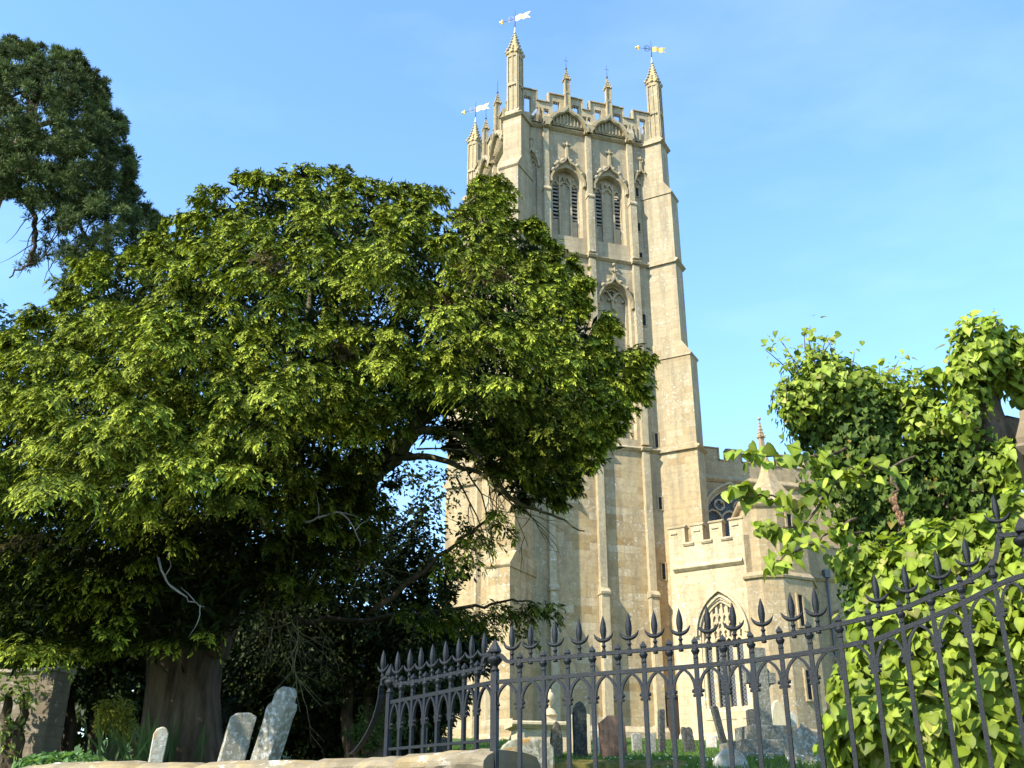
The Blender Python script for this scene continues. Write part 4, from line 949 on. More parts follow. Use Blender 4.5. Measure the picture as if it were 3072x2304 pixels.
def headstone(label, x0, x1, ytop, ybase, Y, mat, kind='round', t=.11, yaw=0, lean=0, tilt=0, group='headstones in the churchyard', wscale=1.0):
    """box of the stone in photo pixels -> a real slab Y metres ahead, yawed, leaning, standing in the turf"""
    b = at((x0+x1)/2, ybase, Y); tp = at((x0+x1)/2, ytop, Y); d = np.dot(b-CAM, [0, cos(TH), sin(TH)])
    z0 = float(ground(b[0], Y))-.08; h = tp[2]-z0; w = (x1-x0)/FP*d*wscale
    r = thing('headstone', label, 'headstone', (b[0], Y, z0), group)
    ol = outline(kind, w, h); e = np.array([cos(radians(yaw)), sin(radians(yaw)), 0]); n = np.array([e[1], -e[0], 0])
    rr = random.Random(int(x0*7+ytop)); sl = np.tan(radians(lean)); st = np.tan(radians(tilt)); mb = MB(); base = np.array([b[0], Y, z0]); bev = min(.014, t*.2)
    # subdivide the outline so the edge can be weathered
    dense = []
    for p, q in zip(ol, ol[1:]):
        k = max(1, int(np.hypot(q[0]-p[0], q[1]-p[1])/.12))
        for i in range(k): dense.append((p[0]+(q[0]-p[0])*i/k, p[1]+(q[1]-p[1])*i/k))
    dense.append(ol[-1]); N = len(dense); cu = 0; cz = h*.5; rows = []
    for o, ins in ((-t/2, bev), (-t/2+bev, 0), (t/2-bev, 0), (t/2, bev)):
        row = []
        for u, z in dense:
            q = 1-ins/max(.05, np.hypot(u-cu, z-cz)); uu = cu+(u-cu)*q+rr.uniform(-.004, .004); z_ = cz+(z-cz)*q+rr.uniform(-.004, .004)
            row.append(base+e*(uu+sl*z_)+n*(o+st*z_)+up*z_)
        rows.append(row)
    vs = [p for row in rows for p in row]; fs = []
    for i in range(3):
        for j in range(N-1): fs.append((i*N+j, i*N+j+1, (i+1)*N+j+1, (i+1)*N+j))
    fs += [tuple(range(N)), tuple(range(3*N, 4*N))[::-1]]
    mb.add(vs, fs); mb.build('slab', G[mat], r); return r, base, e, n, w, h
k7 = lambda x, y: (x/2.011, 1700+y/2.011)
def graves():
    f = lambda x0, x1, y: (k7(x0, 0)[0], k7(x1, 0)[0], k7(0, y)[1])
    headstone('small pale rounded headstone left of the other two, beside the big tree trunk', 438, 480, 2182, 2290, 10.4, 'pale', 'round', .12, 18, 4)
    headstone('medium grey headstone leaning right, with a worn low top', 640, 716, 2137, 2290, 10.6, 'grey', 'low', .12, 22, 10)
    headstone('tall leaning shouldered headstone with pale lichen, tallest by the big tree', 737, 815, 2031, 2290, 10.2, 'grey', 'shoulder', .16, -28, 17, 0, wscale=1.0)
    headstone('small blue grey headstone in shade behind the short railing', 1260, 1279, 2180, 2245, 19, 'grey', 'flat', .1, 10, 0)
    headstone('dark ridge topped grave slab low behind the short railing', 1292, 1352, 2212, 2250, 24, 'dark', 'gable', .5, 12, 0)
    headstone('squat rounded headstone spotted with orange lichen, close behind the railing post', 1500, 1662, 2214, 2330, 10.2, 'lich', 'low', .14, 6, 0)
    headstone('narrow pointed brown stained headstone in front of the chest tomb', 1652, 1688, 2163, 2281, 19, 'brown', 'pointed', .11, 12, 0)
    headstone('tall blackened headstone with a smooth arched top', 1721, 1763, 2104, 2287, 19.5, 'slate', 'gothic', .1, 14, 0)
    headstone('wide pale headstone half hidden behind the blackened arched one', 1713, 1773, 2141, 2262, 27, 'gold', 'flat', .12, 10, 0)
    headstone('pale pointed headstone half hidden behind the red one', 1783, 1815, 2186, 2258, 27.5, 'pale', 'pointed', .12, 10, 0)
    headstone('reddish sandstone headstone with dark stains, leaning slightly', 1805, 1885, 2146, 2289, 19.2, 'red', 'gable', .13, 8, -3)
    headstone('small pale grey headstone, left one of a matching pair', 1897, 1927, 2200, 2268, 28, 'grey', 'flat', .11, 14, 0, 0)
    headstone('small darker grey headstone, right one of a matching pair', 1941, 1969, 2199, 2271, 27.6, 'grey', 'low', .11, 14, 0, 0)
    headstone('tall thin dark headstone seen nearly edge on before the notice board', 1977, 1996, 2127, 2268, 28, 'dark', 'flat', .12, 20, 2)
    headstone('short dark headstone with a notched top leaning left', 2056, 2090, 2181, 2271, 27, 'dark', 'notch', .12, 12, -7)
    headstone('small pale headstone close under the church window', 2120, 2154, 2208, 2249, 35.5, 'pale', 'flat', .12, -25, 0)
    headstone('thin dark headstone leaning strongly left in front of the church window', 2166, 2188, 2119, 2245, 34, 'dark', 'flat', .12, 25, -14)
    headstone('golden headstone with a carved scrolled top beside the cross', 2212, 2247, 2144, 2252, 34.5, 'gold', 'shoulder', .14, -10, 0)
    headstone('dark headstone directly behind the stone cross', 2246, 2276, 2127, 2226, 33, 'dark', 'low', .13, 10, 0)
    headstone('irregular pale headstone against the foot of the stair turret', 2318, 2366, 2100, 2235, 37, 'gold', 'pointed', .2, 14, 0)
    headstone('low pale headstone right of the irregular pale one', 2366, 2394, 2140, 2235, 37.5, 'pale', 'low', .2, 14, 0)
    headstone('white round topped headstone close behind the railing, dappled with lichen', 2141, 2246, 2247, 2330, 12.5, 'pale', 'round', .12, 4, 0)
    headstone('large grey lichen spotted headstone with a pointed stepped top by the lime leaves', 2364, 2480, 2168, 2330, 13.6, 'grey', 'stepped', .16, -14, 0)
    # chest tomb with an urn on it
    Y = 29.5; b = at(1628, 2262, Y); z0 = float(ground(b[0], Y))-.05; a = radians(12); fr = Fr((b[0], b[1], z0), (cos(a), sin(a), 0), (sin(a), -cos(a), 0))
    r = thing('chest_tomb', 'pale chest tomb with an overhanging slab, under the stone urn', 'chest tomb', (b[0], b[1], z0))
    zs = at(1628, 2172, Y)[2]-z0; m = MB(); m.box(fr, -.78, .78, -.4, .4, 0, zs-.16); m.build('chest', G['gold'], r)
    m = MB(); m.prof(fr, -.95, .95, [(-.55, zs-.12), (.5, zs-.12), (.56, zs-.06), (.56, zs), (.5, zs+.03), (-.55, zs+.03)]); m.prof(fr, -.84, .84, [(-.46, zs-.158), (.46, zs-.158), (.48, zs-.124), (-.48, zs-.124)]); m.build('slab', G['gold'], r)
    m = MB()
    for u in (-.7, .7): m.box(fr, u-.1, u+.1, .401, .45, .02, zs-.17)
    m.build('corner_panel', G['pale'], r)
    bu = fr.P(.22, 0, zs+.031); ur = thing('urn', 'carved stone urn on a domed pedestal standing on the chest tomb', 'urn', bu)
    m = MB(); f2 = Fr(bu, fr.e, fr.n); m.box(f2, -.15, .15, -.15, .15, 0, .18); m.lathe(bu+up*.18, [(.22, 0), (.22, .04), (.17, .07), (.15, .14), (.06, .2)], 14); m.build('pedestal', G['gold'], ur)
    m = MB(); m.lathe(bu+up*.38, [(.05, 0), (.04, .04), (.05, .08), (.11, .16), (.135, .26), (.13, .36), (.1, .4), (.06, .42), (.07, .45), (.05, .49), (.02, .52)], 14); m.build('bowl', G['gold'], ur)
    # stone cross on steps
    Y = 20.5; b = at(2292, 2181, Y); z0 = float(ground(b[0], Y))-.05; fr = Fr((b[0], b[1], 0), (cos(.2), sin(.2), 0), (sin(.2), -cos(.2), 0))
    r = thing('stone_cross', 'mossy stone memorial cross standing on three worn steps', 'cross', (b[0], b[1], z0))
    zb = b[2]; zt = at(2285, 1945, Y)[2]; za = at(2290, 2035, Y)[2]; m = MB()
    P = fr.P
    m.prof(fr, -.13, .13, [(-.12, zb), (.12, zb), (.09, zt), (-.09, zt)]); m.build('shaft', G['cross'], r)
    m = MB(); m.prof(fr, -.30, -.10, [(-.09, za-.1), (.09, za-.1), (.09, za+.1), (-.09, za+.1)]); m.prof(fr, .10, .30, [(-.09, za-.1), (.09, za-.1), (.09, za+.1), (-.09, za+.1)])
    m.strip(fr, [(.2*cos(k*pi/8), za+.2*sin(k*pi/8)) for k in range(16)], .07, -.06, .06, True); m.build('arm', G['cross'], r)
    for z1, z2, w in ((zb-.27, zb, .42), (zb-.52, zb-.272, .66), (z0, zb-.522, .92)):
        m = MB(); m.prof(fr, -w, w, [(-w, z1), (w, z1), (w, z2-.02), (w-.02, z2), (-w+.02, z2), (-w, z2-.02)]); m.build('step', G['cross'], r)
    # mossy ledger
    Y = 13.5; b = at(1860, 2292, Y); z0 = float(ground(b[0], Y))-.06
    r = thing('ledger_slab', 'low ledger slab covered in yellow moss in front of the headstones', 'grave slab', (b[0], b[1], z0)); f = Fr((b[0], b[1], z0), (cos(.1), sin(.1), 0), (sin(.1), -cos(.1), 0))
    m = MB(); m.prof(f, -.85, .75, [(-.35, 0), (.4, 0), (.38, .14), (.25, .2), (-.2, .2), (-.35, .14)]); m.build('slab', plain('yellow_moss', (.12, .12, .02), .5, .95, 0, 12, .8, .1, (.22, .17, .05)), r)
graves()
def old_building():
    p = at(70, 2240, 16); z0 = float(ground(-7, 16))-.1; a = radians(-14); fr = Fr((p[0], p[1], z0), (cos(a), sin(a), 0), (sin(a), -cos(a), 0))
    r = thing('old_stone_wall', 'high old grey stone wall in half shade at the left edge', 'stone wall', (p[0], p[1], z0))
    m = MB(); ht = at(70, 2015, 16)[2]-z0; m.box(fr, -6, .33, -.4, 0, 0, ht); m.build('wall', M['shaded_oldwall'], r)
    m = MB(); m.prof(fr, -6.1, .36, [(-.45, ht+.002), (.05, ht+.002), (.05, ht+.05), (-.45, ht+.08)]); m.build('coping', M['rubble'], r)
old_building()

# ------------------------------------------------------------------ foliage
def unit(a): return a/(np.linalg.norm(a, axis=-1, keepdims=True)+1e-9)
def rhombs(P0, D, Ln, W, N, col0, col1):
    """thin pointed quads: base P0, direction D, length, width, face normal hint N"""
    S = unit(np.cross(D, N)); mid = P0+D*(Ln*.55)[:, None]
    V = np.stack([P0, mid+S*(W/2)[:, None], P0+D*Ln[:, None], mid-S*(W/2)[:, None]], 1).reshape(-1, 3)
    C = np.stack([col0, (col0+col1)/2, col1, (col0+col1)/2], 1).reshape(-1, 3)
    return V, C
def inpoly(pts, poly):
    x, y = pts[:, 0], pts[:, 1]; r = np.zeros(len(pts), bool); n = len(poly); j = n-1
    for i in range(n):
        xi, yi = poly[i]; xj, yj = poly[j]
        c = ((yi > y) != (yj > y)) & (x < (xj-xi)*(y-yi)/(yj-yi+1e-12)+xi); r ^= c; j = i
    return r
def edgedist(pts, poly):
    d = np.full(len(pts), 1e9)
    for a, b in zip(poly, poly[1:]+poly[:1]):
        a = np.array(a, float); b = np.array(b, float); ab = b-a; t = np.clip(((pts-a)@ab)/(ab@ab), 0, 1); d = np.minimum(d, np.linalg.norm(pts-(a+t[:, None]*ab), axis=1))
    return d
def poisson(poly, dmin, tries=40000, inset=0):
    p = np.array(poly, float); lo = p.min(0); hi = p.max(0); c = rng.uniform(lo, hi, (tries, 2)); c = c[inpoly(c, poly)]
    if inset: c = c[edgedist(c, poly) > inset]
    out = []; cell = {}
    for q in c:
        k = (int(q[0]//dmin), int(q[1]//dmin)); ok = True
        for i in (-1, 0, 1):
            for j in (-1, 0, 1):
                for w in cell.get((k[0]+i, k[1]+j), ()):
                    if (w[0]-q[0])**2+(w[1]-q[1])**2 < dmin*dmin: ok = False; break
                if not ok: break
            if not ok: break
        if ok: cell.setdefault(k, []).append(q); out.append(q)
    return np.array(out)

YD = np.array((.013, .021, .004)); YM = np.array((.165, .212, .024)); YT = np.array((.72, .77, .08)); YB = np.array((.16, .12, .05))
def yew_sprays(C, OUT, R, nspray, nshoot, bright, k=1.0):
    """feathery fronds: an arching spine heading outward from C with drooping branchlets down both sides, clothed in small pointed shoots"""
    nb = len(C); oa = np.arctan2(OUT[:, 1], OUT[:, 0])+rng.normal(0, .65, nb)
    Hd = np.stack([np.cos(oa), np.sin(oa), rng.uniform(-.15, .35, nb)], 1); Hs = np.stack([-np.sin(oa), np.cos(oa), np.zeros(nb)], 1)
    B = np.repeat(np.arange(nb), nspray); n = len(B); u = rng.uniform(0, 1, n)**.85
    st = C[B]+Hd[B]*(R[B]*(1.7*u-.6))[:, None]; st[:, 2] -= R[B]*(.55*u*u+.0); st += rng.normal(0, .035, (n, 3))
    sg = np.where(rng.random(n) < .5, -1, 1); sa = rng.uniform(.35, 1.25, n)*np.where(u > .9, .35, 1)
    D = unit(Hd[B]*np.cos(sa)[:, None]+Hs[B]*(np.sin(sa)*sg)[:, None]+np.array([0, 0, 1.])*rng.uniform(-.1, .35, n)[:, None])
    Ls = R[B]*rng.uniform(.38, .75, n)*(1.1-.45*u); droop = rng.uniform(.5, 1.25, n)*Ls
    tint = rng.uniform(.8, 1.2, n)*bright[B]; brown = rng.random(nb)[B] < .012
    S = np.repeat(np.arange(n), nshoot); m = len(S)
    t = rng.uniform(.03, 1, m)**.8; base = st[S]+D[S]*(Ls[S]*t)[:, None]; base[:, 2] -= droop[S]*t*t
    tang = D[S]*Ls[S][:, None]; tang[:, 2] -= 2*droop[S]*t; tang = unit(tang)
    side = unit(np.cross(tang, [0, 0, 1.])); sg2 = np.where(rng.random(m) < .5, -1, 1)
    ang = rng.uniform(.3, 1.0, m)*np.where(t > .9, .35, 1)
    dr = unit(tang*np.cos(ang)[:, None]+side*(np.sin(ang)*sg2)[:, None]+np.array([0, 0, -1.])*rng.uniform(-.1, .4, m)[:, None]+rng.normal(0, .1, (m, 3)))
    ln = k*rng.uniform(.038, .088, m)*(1.15-.35*t); w = k*rng.uniform(.011, .020, m)
    nh = unit(np.cross(dr, side*sg2[:, None])+rng.normal(0, .3, (m, 3)))
    tip = np.clip((t-.35)/.45, 0, 1)*(rng.random(m) < .76)*rng.uniform(.38, 1, m)
    tip *= np.clip(tint[S]*1.5-.45, 0, 1.1)
    base_c = YD+(YM-YD)*np.clip((.3+.8*t)*rng.uniform(.3, 1.05, m)*tint[S], 0, 1.2)[:, None]
    end_c = base_c*(1-tip)[:, None]+YT*tip[:, None]; q = brown[S]; base_c[q] = YB*.7; end_c[q] = YB
    return rhombs(base, dr, ln, w, nh, base_c, end_c)

YEW = [(-170, 800), (0, 740), (60, 700), (150, 620), (220, 560), (330, 525), (420, 455), (480, 420), (560, 372), (680, 362), (760, 385), (840, 400), (905, 395), (960, 470), (1010, 445), (1030, 385), (1060, 372), (1085, 410), (1095, 470), (1150, 485), (1195, 480), (1215, 540), (1290, 595), (1280, 680), (1345, 690), (1350, 745), (1412, 765), (1390, 870), (1345, 940), (1300, 1005), (1240, 1070), (1170, 1108), (1080, 1070), (1005, 1005), (910, 945), (868, 985), (850, 1080), (800, 1190), (690, 1290), (560, 1330), (490, 1400), (380, 1420), (250, 1410), (120, 1440), (-170, 1450)]
YEW = [(x-26 if x > 1180 and y < 1010 else x, y) for x, y in YEW]
def yew():
    base = at(565, 2285, 14.0); base[2] = float(ground(base[0], 14))
    r = thing('yew_tree', 'huge spreading yew with yellow green tips and a stout dark fluted trunk', 'tree', base)
    dp = lambda x, y, Y: dat(x, y, Y)
    tr = MB(); tr.tube([np.array([base[0]-.03, 14, base[2]-.3]), dp(398, 1610, 14), dp(400, 1500, 14), dp(410, 1400, 14), dp(425, 1320, 14), dp(440, 1255, 14), dp(450, 1200, 14.05)], [.60, .50, .45, .44, .48, .46, .36], 40, True, True, .085)
    tr.tube([np.array([base[0]-.22, 13.9, base[2]-.3]), dp(362, 1500, 13.85), dp(358, 1390, 13.85), dp(350, 1290, 13.8), dp(330, 1180, 13.6), dp(300, 1060, 13.3)], [.30, .24, .22, .2, .17, .12], 14, True, True, .08)
    tr.tube([dp(460, 1420, 13.85), dp(475, 1330, 13.8), dp(490, 1275, 13.75), dp(560, 1225, 13.6)], [.2, .26, .27, .2], 14, True, True, .07)
    tr.build('trunk', M['bark'], r)
    li = MB(); limbs = []
    def limb(pts, r0, r1, k=10, m=li):
        P = smooth_path([dp(*p) for p in pts], 5); n = len(P); P = [p+rng.normal(0, .012, 3) for p in P]
        m.tube(P, [r0+(r1-r0)*(i/(n-1))**.8 for i in range(n)], k, True, True, .05, r0*50); limbs.extend(P)
    limb([(470, 1290, 14.0), (560, 1222, 13.9), (680, 1130, 13.3), (790, 1040, 13.0), (866, 968, 12.8), (912, 892, 12.6), (989, 838, 12.4), (1016, 770, 12.2), (1030, 680, 12.0), (1040, 590, 12.0)], .21, .04, 12)
    limb([(790, 1040, 13.0), (900, 925, 12.9), (950, 880, 12.9), (1060, 862, 12.9), (1122, 853, 12.8), (1170, 877, 12.7), (1250, 893, 12.5), (1330, 870, 12.4)], .12, .03)
    limb([(866, 968, 12.8), (911, 929, 12.6), (991, 942, 12.4), (1028, 979, 12.3), (1105, 1078, 12.2), (1190, 1110, 12.1), (1260, 1150, 12.1)], .075, .008)
    limb([(840, 995, 12.9), (920, 985, 12.7), (1000, 1010, 12.5), (1060, 1025, 12.4), (1150, 1040, 12.3)], .06, .01)
    limb([(430, 1320, 14), (400, 1180, 13.9), (370, 1050, 13.8), (390, 900, 13.8), (420, 760, 13.9), (470, 620, 14)], .24, .04)
    limb([(450, 1230, 14.1), (560, 1050, 14.6), (640, 880, 15), (700, 720, 15), (720, 560, 14.8), (700, 430, 14.6)], .24, .03)
    limb([(440, 1240, 14), (480, 1080, 13), (560, 900, 12.2), (640, 760, 11.8), (680, 620, 11.8)], .16, .03)
    limb([(330, 1180, 13.6), (240, 1080, 13), (140, 980, 12.6), (20, 900, 12.4)], .14, .03); limb([(350, 1250, 13.7), (220, 1200, 12.6), (80, 1180, 12)], .1, .02)
    limb([(800, 660, 14.6), (797, 560, 14.4), (800, 480, 14.4)], .04, .015); limb([(1000, 500, 12.6), (985, 470, 12.6), (1020, 430, 12.6), (1050, 390, 12.6)], .035, .01)
    limb([(560, 1050, 14.6), (760, 830, 15.4), (880, 640, 15.6), (900, 470, 15.4)], .12, .03)
    li.build('limb', M['mossbark'], r)
    tw = MB()
    def twig(p, d, L_, r0, m=tw, depth=0):
        n = 7; P = [np.array(p)]; d = nrm(d)
        for i in range(n): d = nrm(d+rng.normal(0, .16, 3)); P.append(P[-1]+d*L_/n)
        m.tube(P, [r0*(1-.75*i/n) for i in range(n+1)], 5)
        if depth < 2:
            for k in range(3 if depth == 0 else 2):
                i = rng.integers(2, n); twig(P[i], d+rng.normal(0, .6, 3), L_*.5, r0*.5, m, depth+1)
    for x, y in ((970, 960), (1000, 1000), (1030, 1010), (1060, 1040), (1080, 1060), (1010, 960), (1050, 985), (940, 950), (1110, 1070), (900, 970), (1090, 1000), (985, 1030)):
        twig(dat(x, y, 12.4), [rng.uniform(.2, 1), rng.uniform(-.3, .3), rng.uniform(-1.0, .1)], rng.uniform(.8, 1.7), .014)
    for x, y, Y in ((560, 1225, 13), (600, 1180, 13), (620, 1240, 13.2), (540, 1160, 13), (690, 1180, 13.2), (600, 1300, 13.4), (640, 1330, 13.5)):
        for _ in range(3): twig(dat(x, y, Y), [rng.uniform(-.2, 1), rng.uniform(-.6, .2), rng.uniform(-.8, .4)], rng.uniform(.8, 1.6), .014)
    tw.build('bare_twig', M['mossbark'], r)
    gt = MB()
    for pts in ([(160, 1065), (210, 1060), (250, 1050), (280, 1048)], [(200, 1062), (222, 1095), (245, 1112), (290, 1112)], [(575, 885), (600, 910), (625, 935), (660, 950)], [(340, 1205), (365, 1255), (400, 1290), (440, 1310)], [(660, 1130), (720, 1105), (760, 1135), (780, 1180)], [(720, 830), (750, 815), (790, 800)], [(1300, 885), (1330, 868)]):
        P = smooth_path([dat(x, y, 10.6 if x < 500 else 11.3) for x, y in pts], 4); gt = MB(); gt.tube([p+rng.normal(0, .01, 3) for p in P], [.013-.009*i/len(P) for i in range(len(P))], 6)
        for _ in range(4): i = rng.integers(1, len(P)); twig(P[i], rng.normal(0, 1, 3)+[0, -.3, -.2], .35, .007, gt, 2)
        gt.build('dead_branch', M['greytwig'], r)
    # boughs over the whole crown
    pts = poisson(YEW, 33, 90000, inset=12); dl = edgedist(pts, YEW); hd = 4.3*np.sqrt(1-(1-np.minimum(dl/330, 1))**2)+.25
    keep = np.ones(len(pts), bool)
    for gx, gy, gr in ((815, 650, 42), (700, 690, 22), (600, 800, 18), (545, 640, 16), (955, 570, 20), (300, 690, 14), (640, 560, 14), (90, 900, 18)): keep &= np.hypot(pts[:, 0]-gx, pts[:, 1]-gy) > gr
    und = (pts[:, 1] > 930) & (pts[:, 0] > 560) & (pts[:, 0] < 990); x_, y_ = pts[:, 0], pts[:, 1]
    lowl = np.clip((y_-960)/120, 0, 1)*(x_ < 640); mid_ = (x_ > 540) & (x_ < 930) & (y_ > 930); keep &= rng.random(len(pts)) > np.where(mid_, .1, .4*lowl)
    lp = [(790, 1040), (866, 968), (912, 892), (989, 838), (1016, 770), (1030, 680), (1035, 640)]; dlim = np.full(len(pts), 1e9)
    for a_, b_ in zip(lp, lp[1:]):
        a_ = np.array(a_, float); ab = np.array(b_, float)-a_; tt = np.clip(((pts-a_)@ab)/(ab@ab), 0, 1); dlim = np.minimum(dlim, np.linalg.norm(pts-(a_+tt[:, None]*ab)-[6, 0], axis=1))
    keep &= ~((x_ > 325) & (x_ < 560) & (y_ > 1265))
    keep &= (dlim > 30) | (rng.random(len(pts)) < .12)
    gx_ = np.sin(x_*.031+y_*.012+.7)+np.sin(y_*.043-x_*.017+2.1)+.7*np.sin(x_*.071+y_*.05); keep &= ~((gx_ < -1.05) & (rng.random(len(pts)) < .8))
    pts = pts[keep]; hd = hd[keep]; n = len(pts)
    Yc = 13.4+np.interp(pts[:, 0], [0, 700, 1400], [-.6, .2, -1.0])
    C = []; OUT = []; R = []; br = []
    def put(q, Y, rad, b): 
        p = dat(q[0], q[1], Y); C.append(p); OUT.append(p-np.array([dat(600, 900, 14)[0], 14, 0])); R.append(rad); br.append(b)
    dlk = dl[keep]; cc = poisson(YEW, 66, inset=20); di = ((pts[:, None]-cc[None])**2).sum(2).argmin(1); coff = rng.uniform(-.75, .55, len(cc)); cb = rng.uniform(.8, 1.25, len(cc))
    for i, (q, h, y) in enumerate(zip(pts, hd, Yc)):   # boughs gather into domed clumps, their undersides set back and tinted darker as painted shade
        dx, dy = (q-cc[di[i]])/42; back = .62*(dx*dx+(1.5 if dy > 0 else .35)*dy*dy)+coff[di[i]]+rng.normal(0, .12)
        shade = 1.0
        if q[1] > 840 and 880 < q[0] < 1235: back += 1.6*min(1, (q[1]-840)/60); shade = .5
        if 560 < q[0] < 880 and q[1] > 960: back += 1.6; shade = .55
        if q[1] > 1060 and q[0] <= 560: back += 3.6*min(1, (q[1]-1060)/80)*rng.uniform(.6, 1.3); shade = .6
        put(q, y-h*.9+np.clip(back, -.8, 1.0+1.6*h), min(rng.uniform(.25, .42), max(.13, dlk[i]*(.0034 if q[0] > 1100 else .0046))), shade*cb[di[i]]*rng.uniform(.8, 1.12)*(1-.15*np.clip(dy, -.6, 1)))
    for x, y in [(40, 705), (100, 650), (160, 600), (215, 555), (235, 545), (330, 515), (430, 445), (470, 405), (540, 370), (580, 365), (640, 360), (675, 352), (740, 375), (800, 392), (850, 395), (905, 392), (915, 400), (1000, 440), (1045, 375), (1060, 368), (1080, 400), (1190, 475), (1210, 485), (1275, 585), (1290, 600), (1345, 690), (1355, 740), (1400, 758), (1412, 765), (1395, 800), (1385, 850), (1350, 900), (1330, 935)]:
        for _ in range(2): put((x-8-(42 if x > 1180 else 0)+rng.normal(0, 9), y+16+rng.normal(0, 7)), 13.2+rng.uniform(-1, .6), rng.uniform(.16, .26), 1.1)
    ce = np.array([560, 900.]); up_e = [(a_, b_) for a_, b_ in zip(YEW[1:27], YEW[2:28])]
    for a_, b_ in up_e:                                  # pointed sprays that break the crown's outline
        a_ = np.array(a_, float); b_ = np.array(b_, float); ne = max(1, int(np.linalg.norm(b_-a_)/26))
        for _ in range(ne):
            e_ = a_+(b_-a_)*rng.random(); e_ = e_+nrm(e_-ce)*rng.uniform(-16, 9)
            if rng.random() < .8: put(e_, 13.2+rng.uniform(-.9, .5), rng.uniform(.10, .19), rng.uniform(.9, 1.2))
    nf = len(C)
    for q, h, y, dk in zip(pts, hd, Yc, dlk):
        if rng.random() < .55: put(q+rng.normal(0, 8, 2), y+h*rng.uniform(-.55, .1), min(.6, max(.13, dk*.0042)), .5)  # inner boughs dimmed in colour for the shade within the crown
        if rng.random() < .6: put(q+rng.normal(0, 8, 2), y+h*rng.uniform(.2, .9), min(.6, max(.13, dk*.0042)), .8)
    for x, y, Y in ((200, 1230, 11.6), (260, 1260, 11.8), (120, 1180, 11.5), (60, 1120, 11.2), (350, 1120, 11.3), (300, 1150, 11.4), (390, 1160, 11.5), (455, 1365, 12.6), (375, 1385, 12.6), (40, 1380, 11.4), (90, 1400, 11.4), (130, 1410, 11.6), (30, 1050, 11), (100, 1020, 11), (280, 1330, 12), (230, 1350, 12),
                    *[(x, 1300+rng.uniform(0, 32), 15.3) for x in range(880, 1165, 22)], (1140, 1305, 15.2), (1090, 1320, 15.3), (1040, 1330, 15.5), (1110, 1350, 15.3), (985, 1330, 15.6), (1150, 1295, 15.2), (930, 1340, 15.7), (1060, 1120, 12.4), (1030, 1140, 12.5), (1005, 1165, 12.6), (980, 1190, 12.7), (950, 1215, 12.8), (1080, 1105, 12.3)):
        put((x, y), Y, .36, .95 if y < 1250 or x < 600 else .6)
    for ch in ([(640, 1340, 16), (800, 1338, 16), (985, 1318, 15.6), (1090, 1302, 15.4), (1150, 1290, 15.3)], [(800, 1330, 13.2), (900, 1250, 12.9), (980, 1180, 12.7), (1040, 1130, 12.4), (1085, 1100, 12.3)]):
        P = smooth_path([dat(*p) for p in ch], 4); li2 = MB(); li2.tube([p+rng.normal(0, .035, 3) for p in P], [.042-.034*i/len(P) for i in range(len(P))], 6)
        li2.build('low_branch', M['bark'], r)
    C = np.array(C); OUT = np.array(OUT); R = np.array(R); br = np.array(br)
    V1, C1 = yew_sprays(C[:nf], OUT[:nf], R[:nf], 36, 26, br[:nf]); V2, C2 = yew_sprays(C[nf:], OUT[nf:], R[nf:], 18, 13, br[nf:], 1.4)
    V = np.concatenate([V1, V2]); Cc = np.concatenate([C1, C2]); F = np.arange(len(V)).reshape(-1, 4)
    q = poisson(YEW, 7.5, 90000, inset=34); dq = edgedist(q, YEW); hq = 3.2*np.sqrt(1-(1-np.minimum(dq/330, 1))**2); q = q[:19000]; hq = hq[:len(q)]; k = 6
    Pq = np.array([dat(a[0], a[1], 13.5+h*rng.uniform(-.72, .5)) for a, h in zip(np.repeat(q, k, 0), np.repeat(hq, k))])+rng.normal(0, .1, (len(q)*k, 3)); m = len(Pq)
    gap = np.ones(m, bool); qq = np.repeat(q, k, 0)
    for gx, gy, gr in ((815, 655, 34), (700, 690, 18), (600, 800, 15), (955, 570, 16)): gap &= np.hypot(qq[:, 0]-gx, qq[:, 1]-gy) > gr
    Pq = Pq[gap]; m = len(Pq); cq = np.tile(YD*1.1, (m, 1))*rng.uniform(.5, 1.5, (m, 1)); V3, C3 = rhombs(Pq, unit(rng.normal(0, 1, (m, 3))), rng.uniform(.12, .28, m), rng.uniform(.03, .06, m), unit(rng.normal(0, 1, (m, 3))), cq, cq)  # inner fill foliage coloured near-black, the crown's inner shade painted in
    V = np.concatenate([V, V3]); Cc = np.concatenate([Cc, C3]); F = np.arange(len(V)).reshape(-1, 4)
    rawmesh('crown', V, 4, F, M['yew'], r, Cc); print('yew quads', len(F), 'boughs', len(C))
yew()

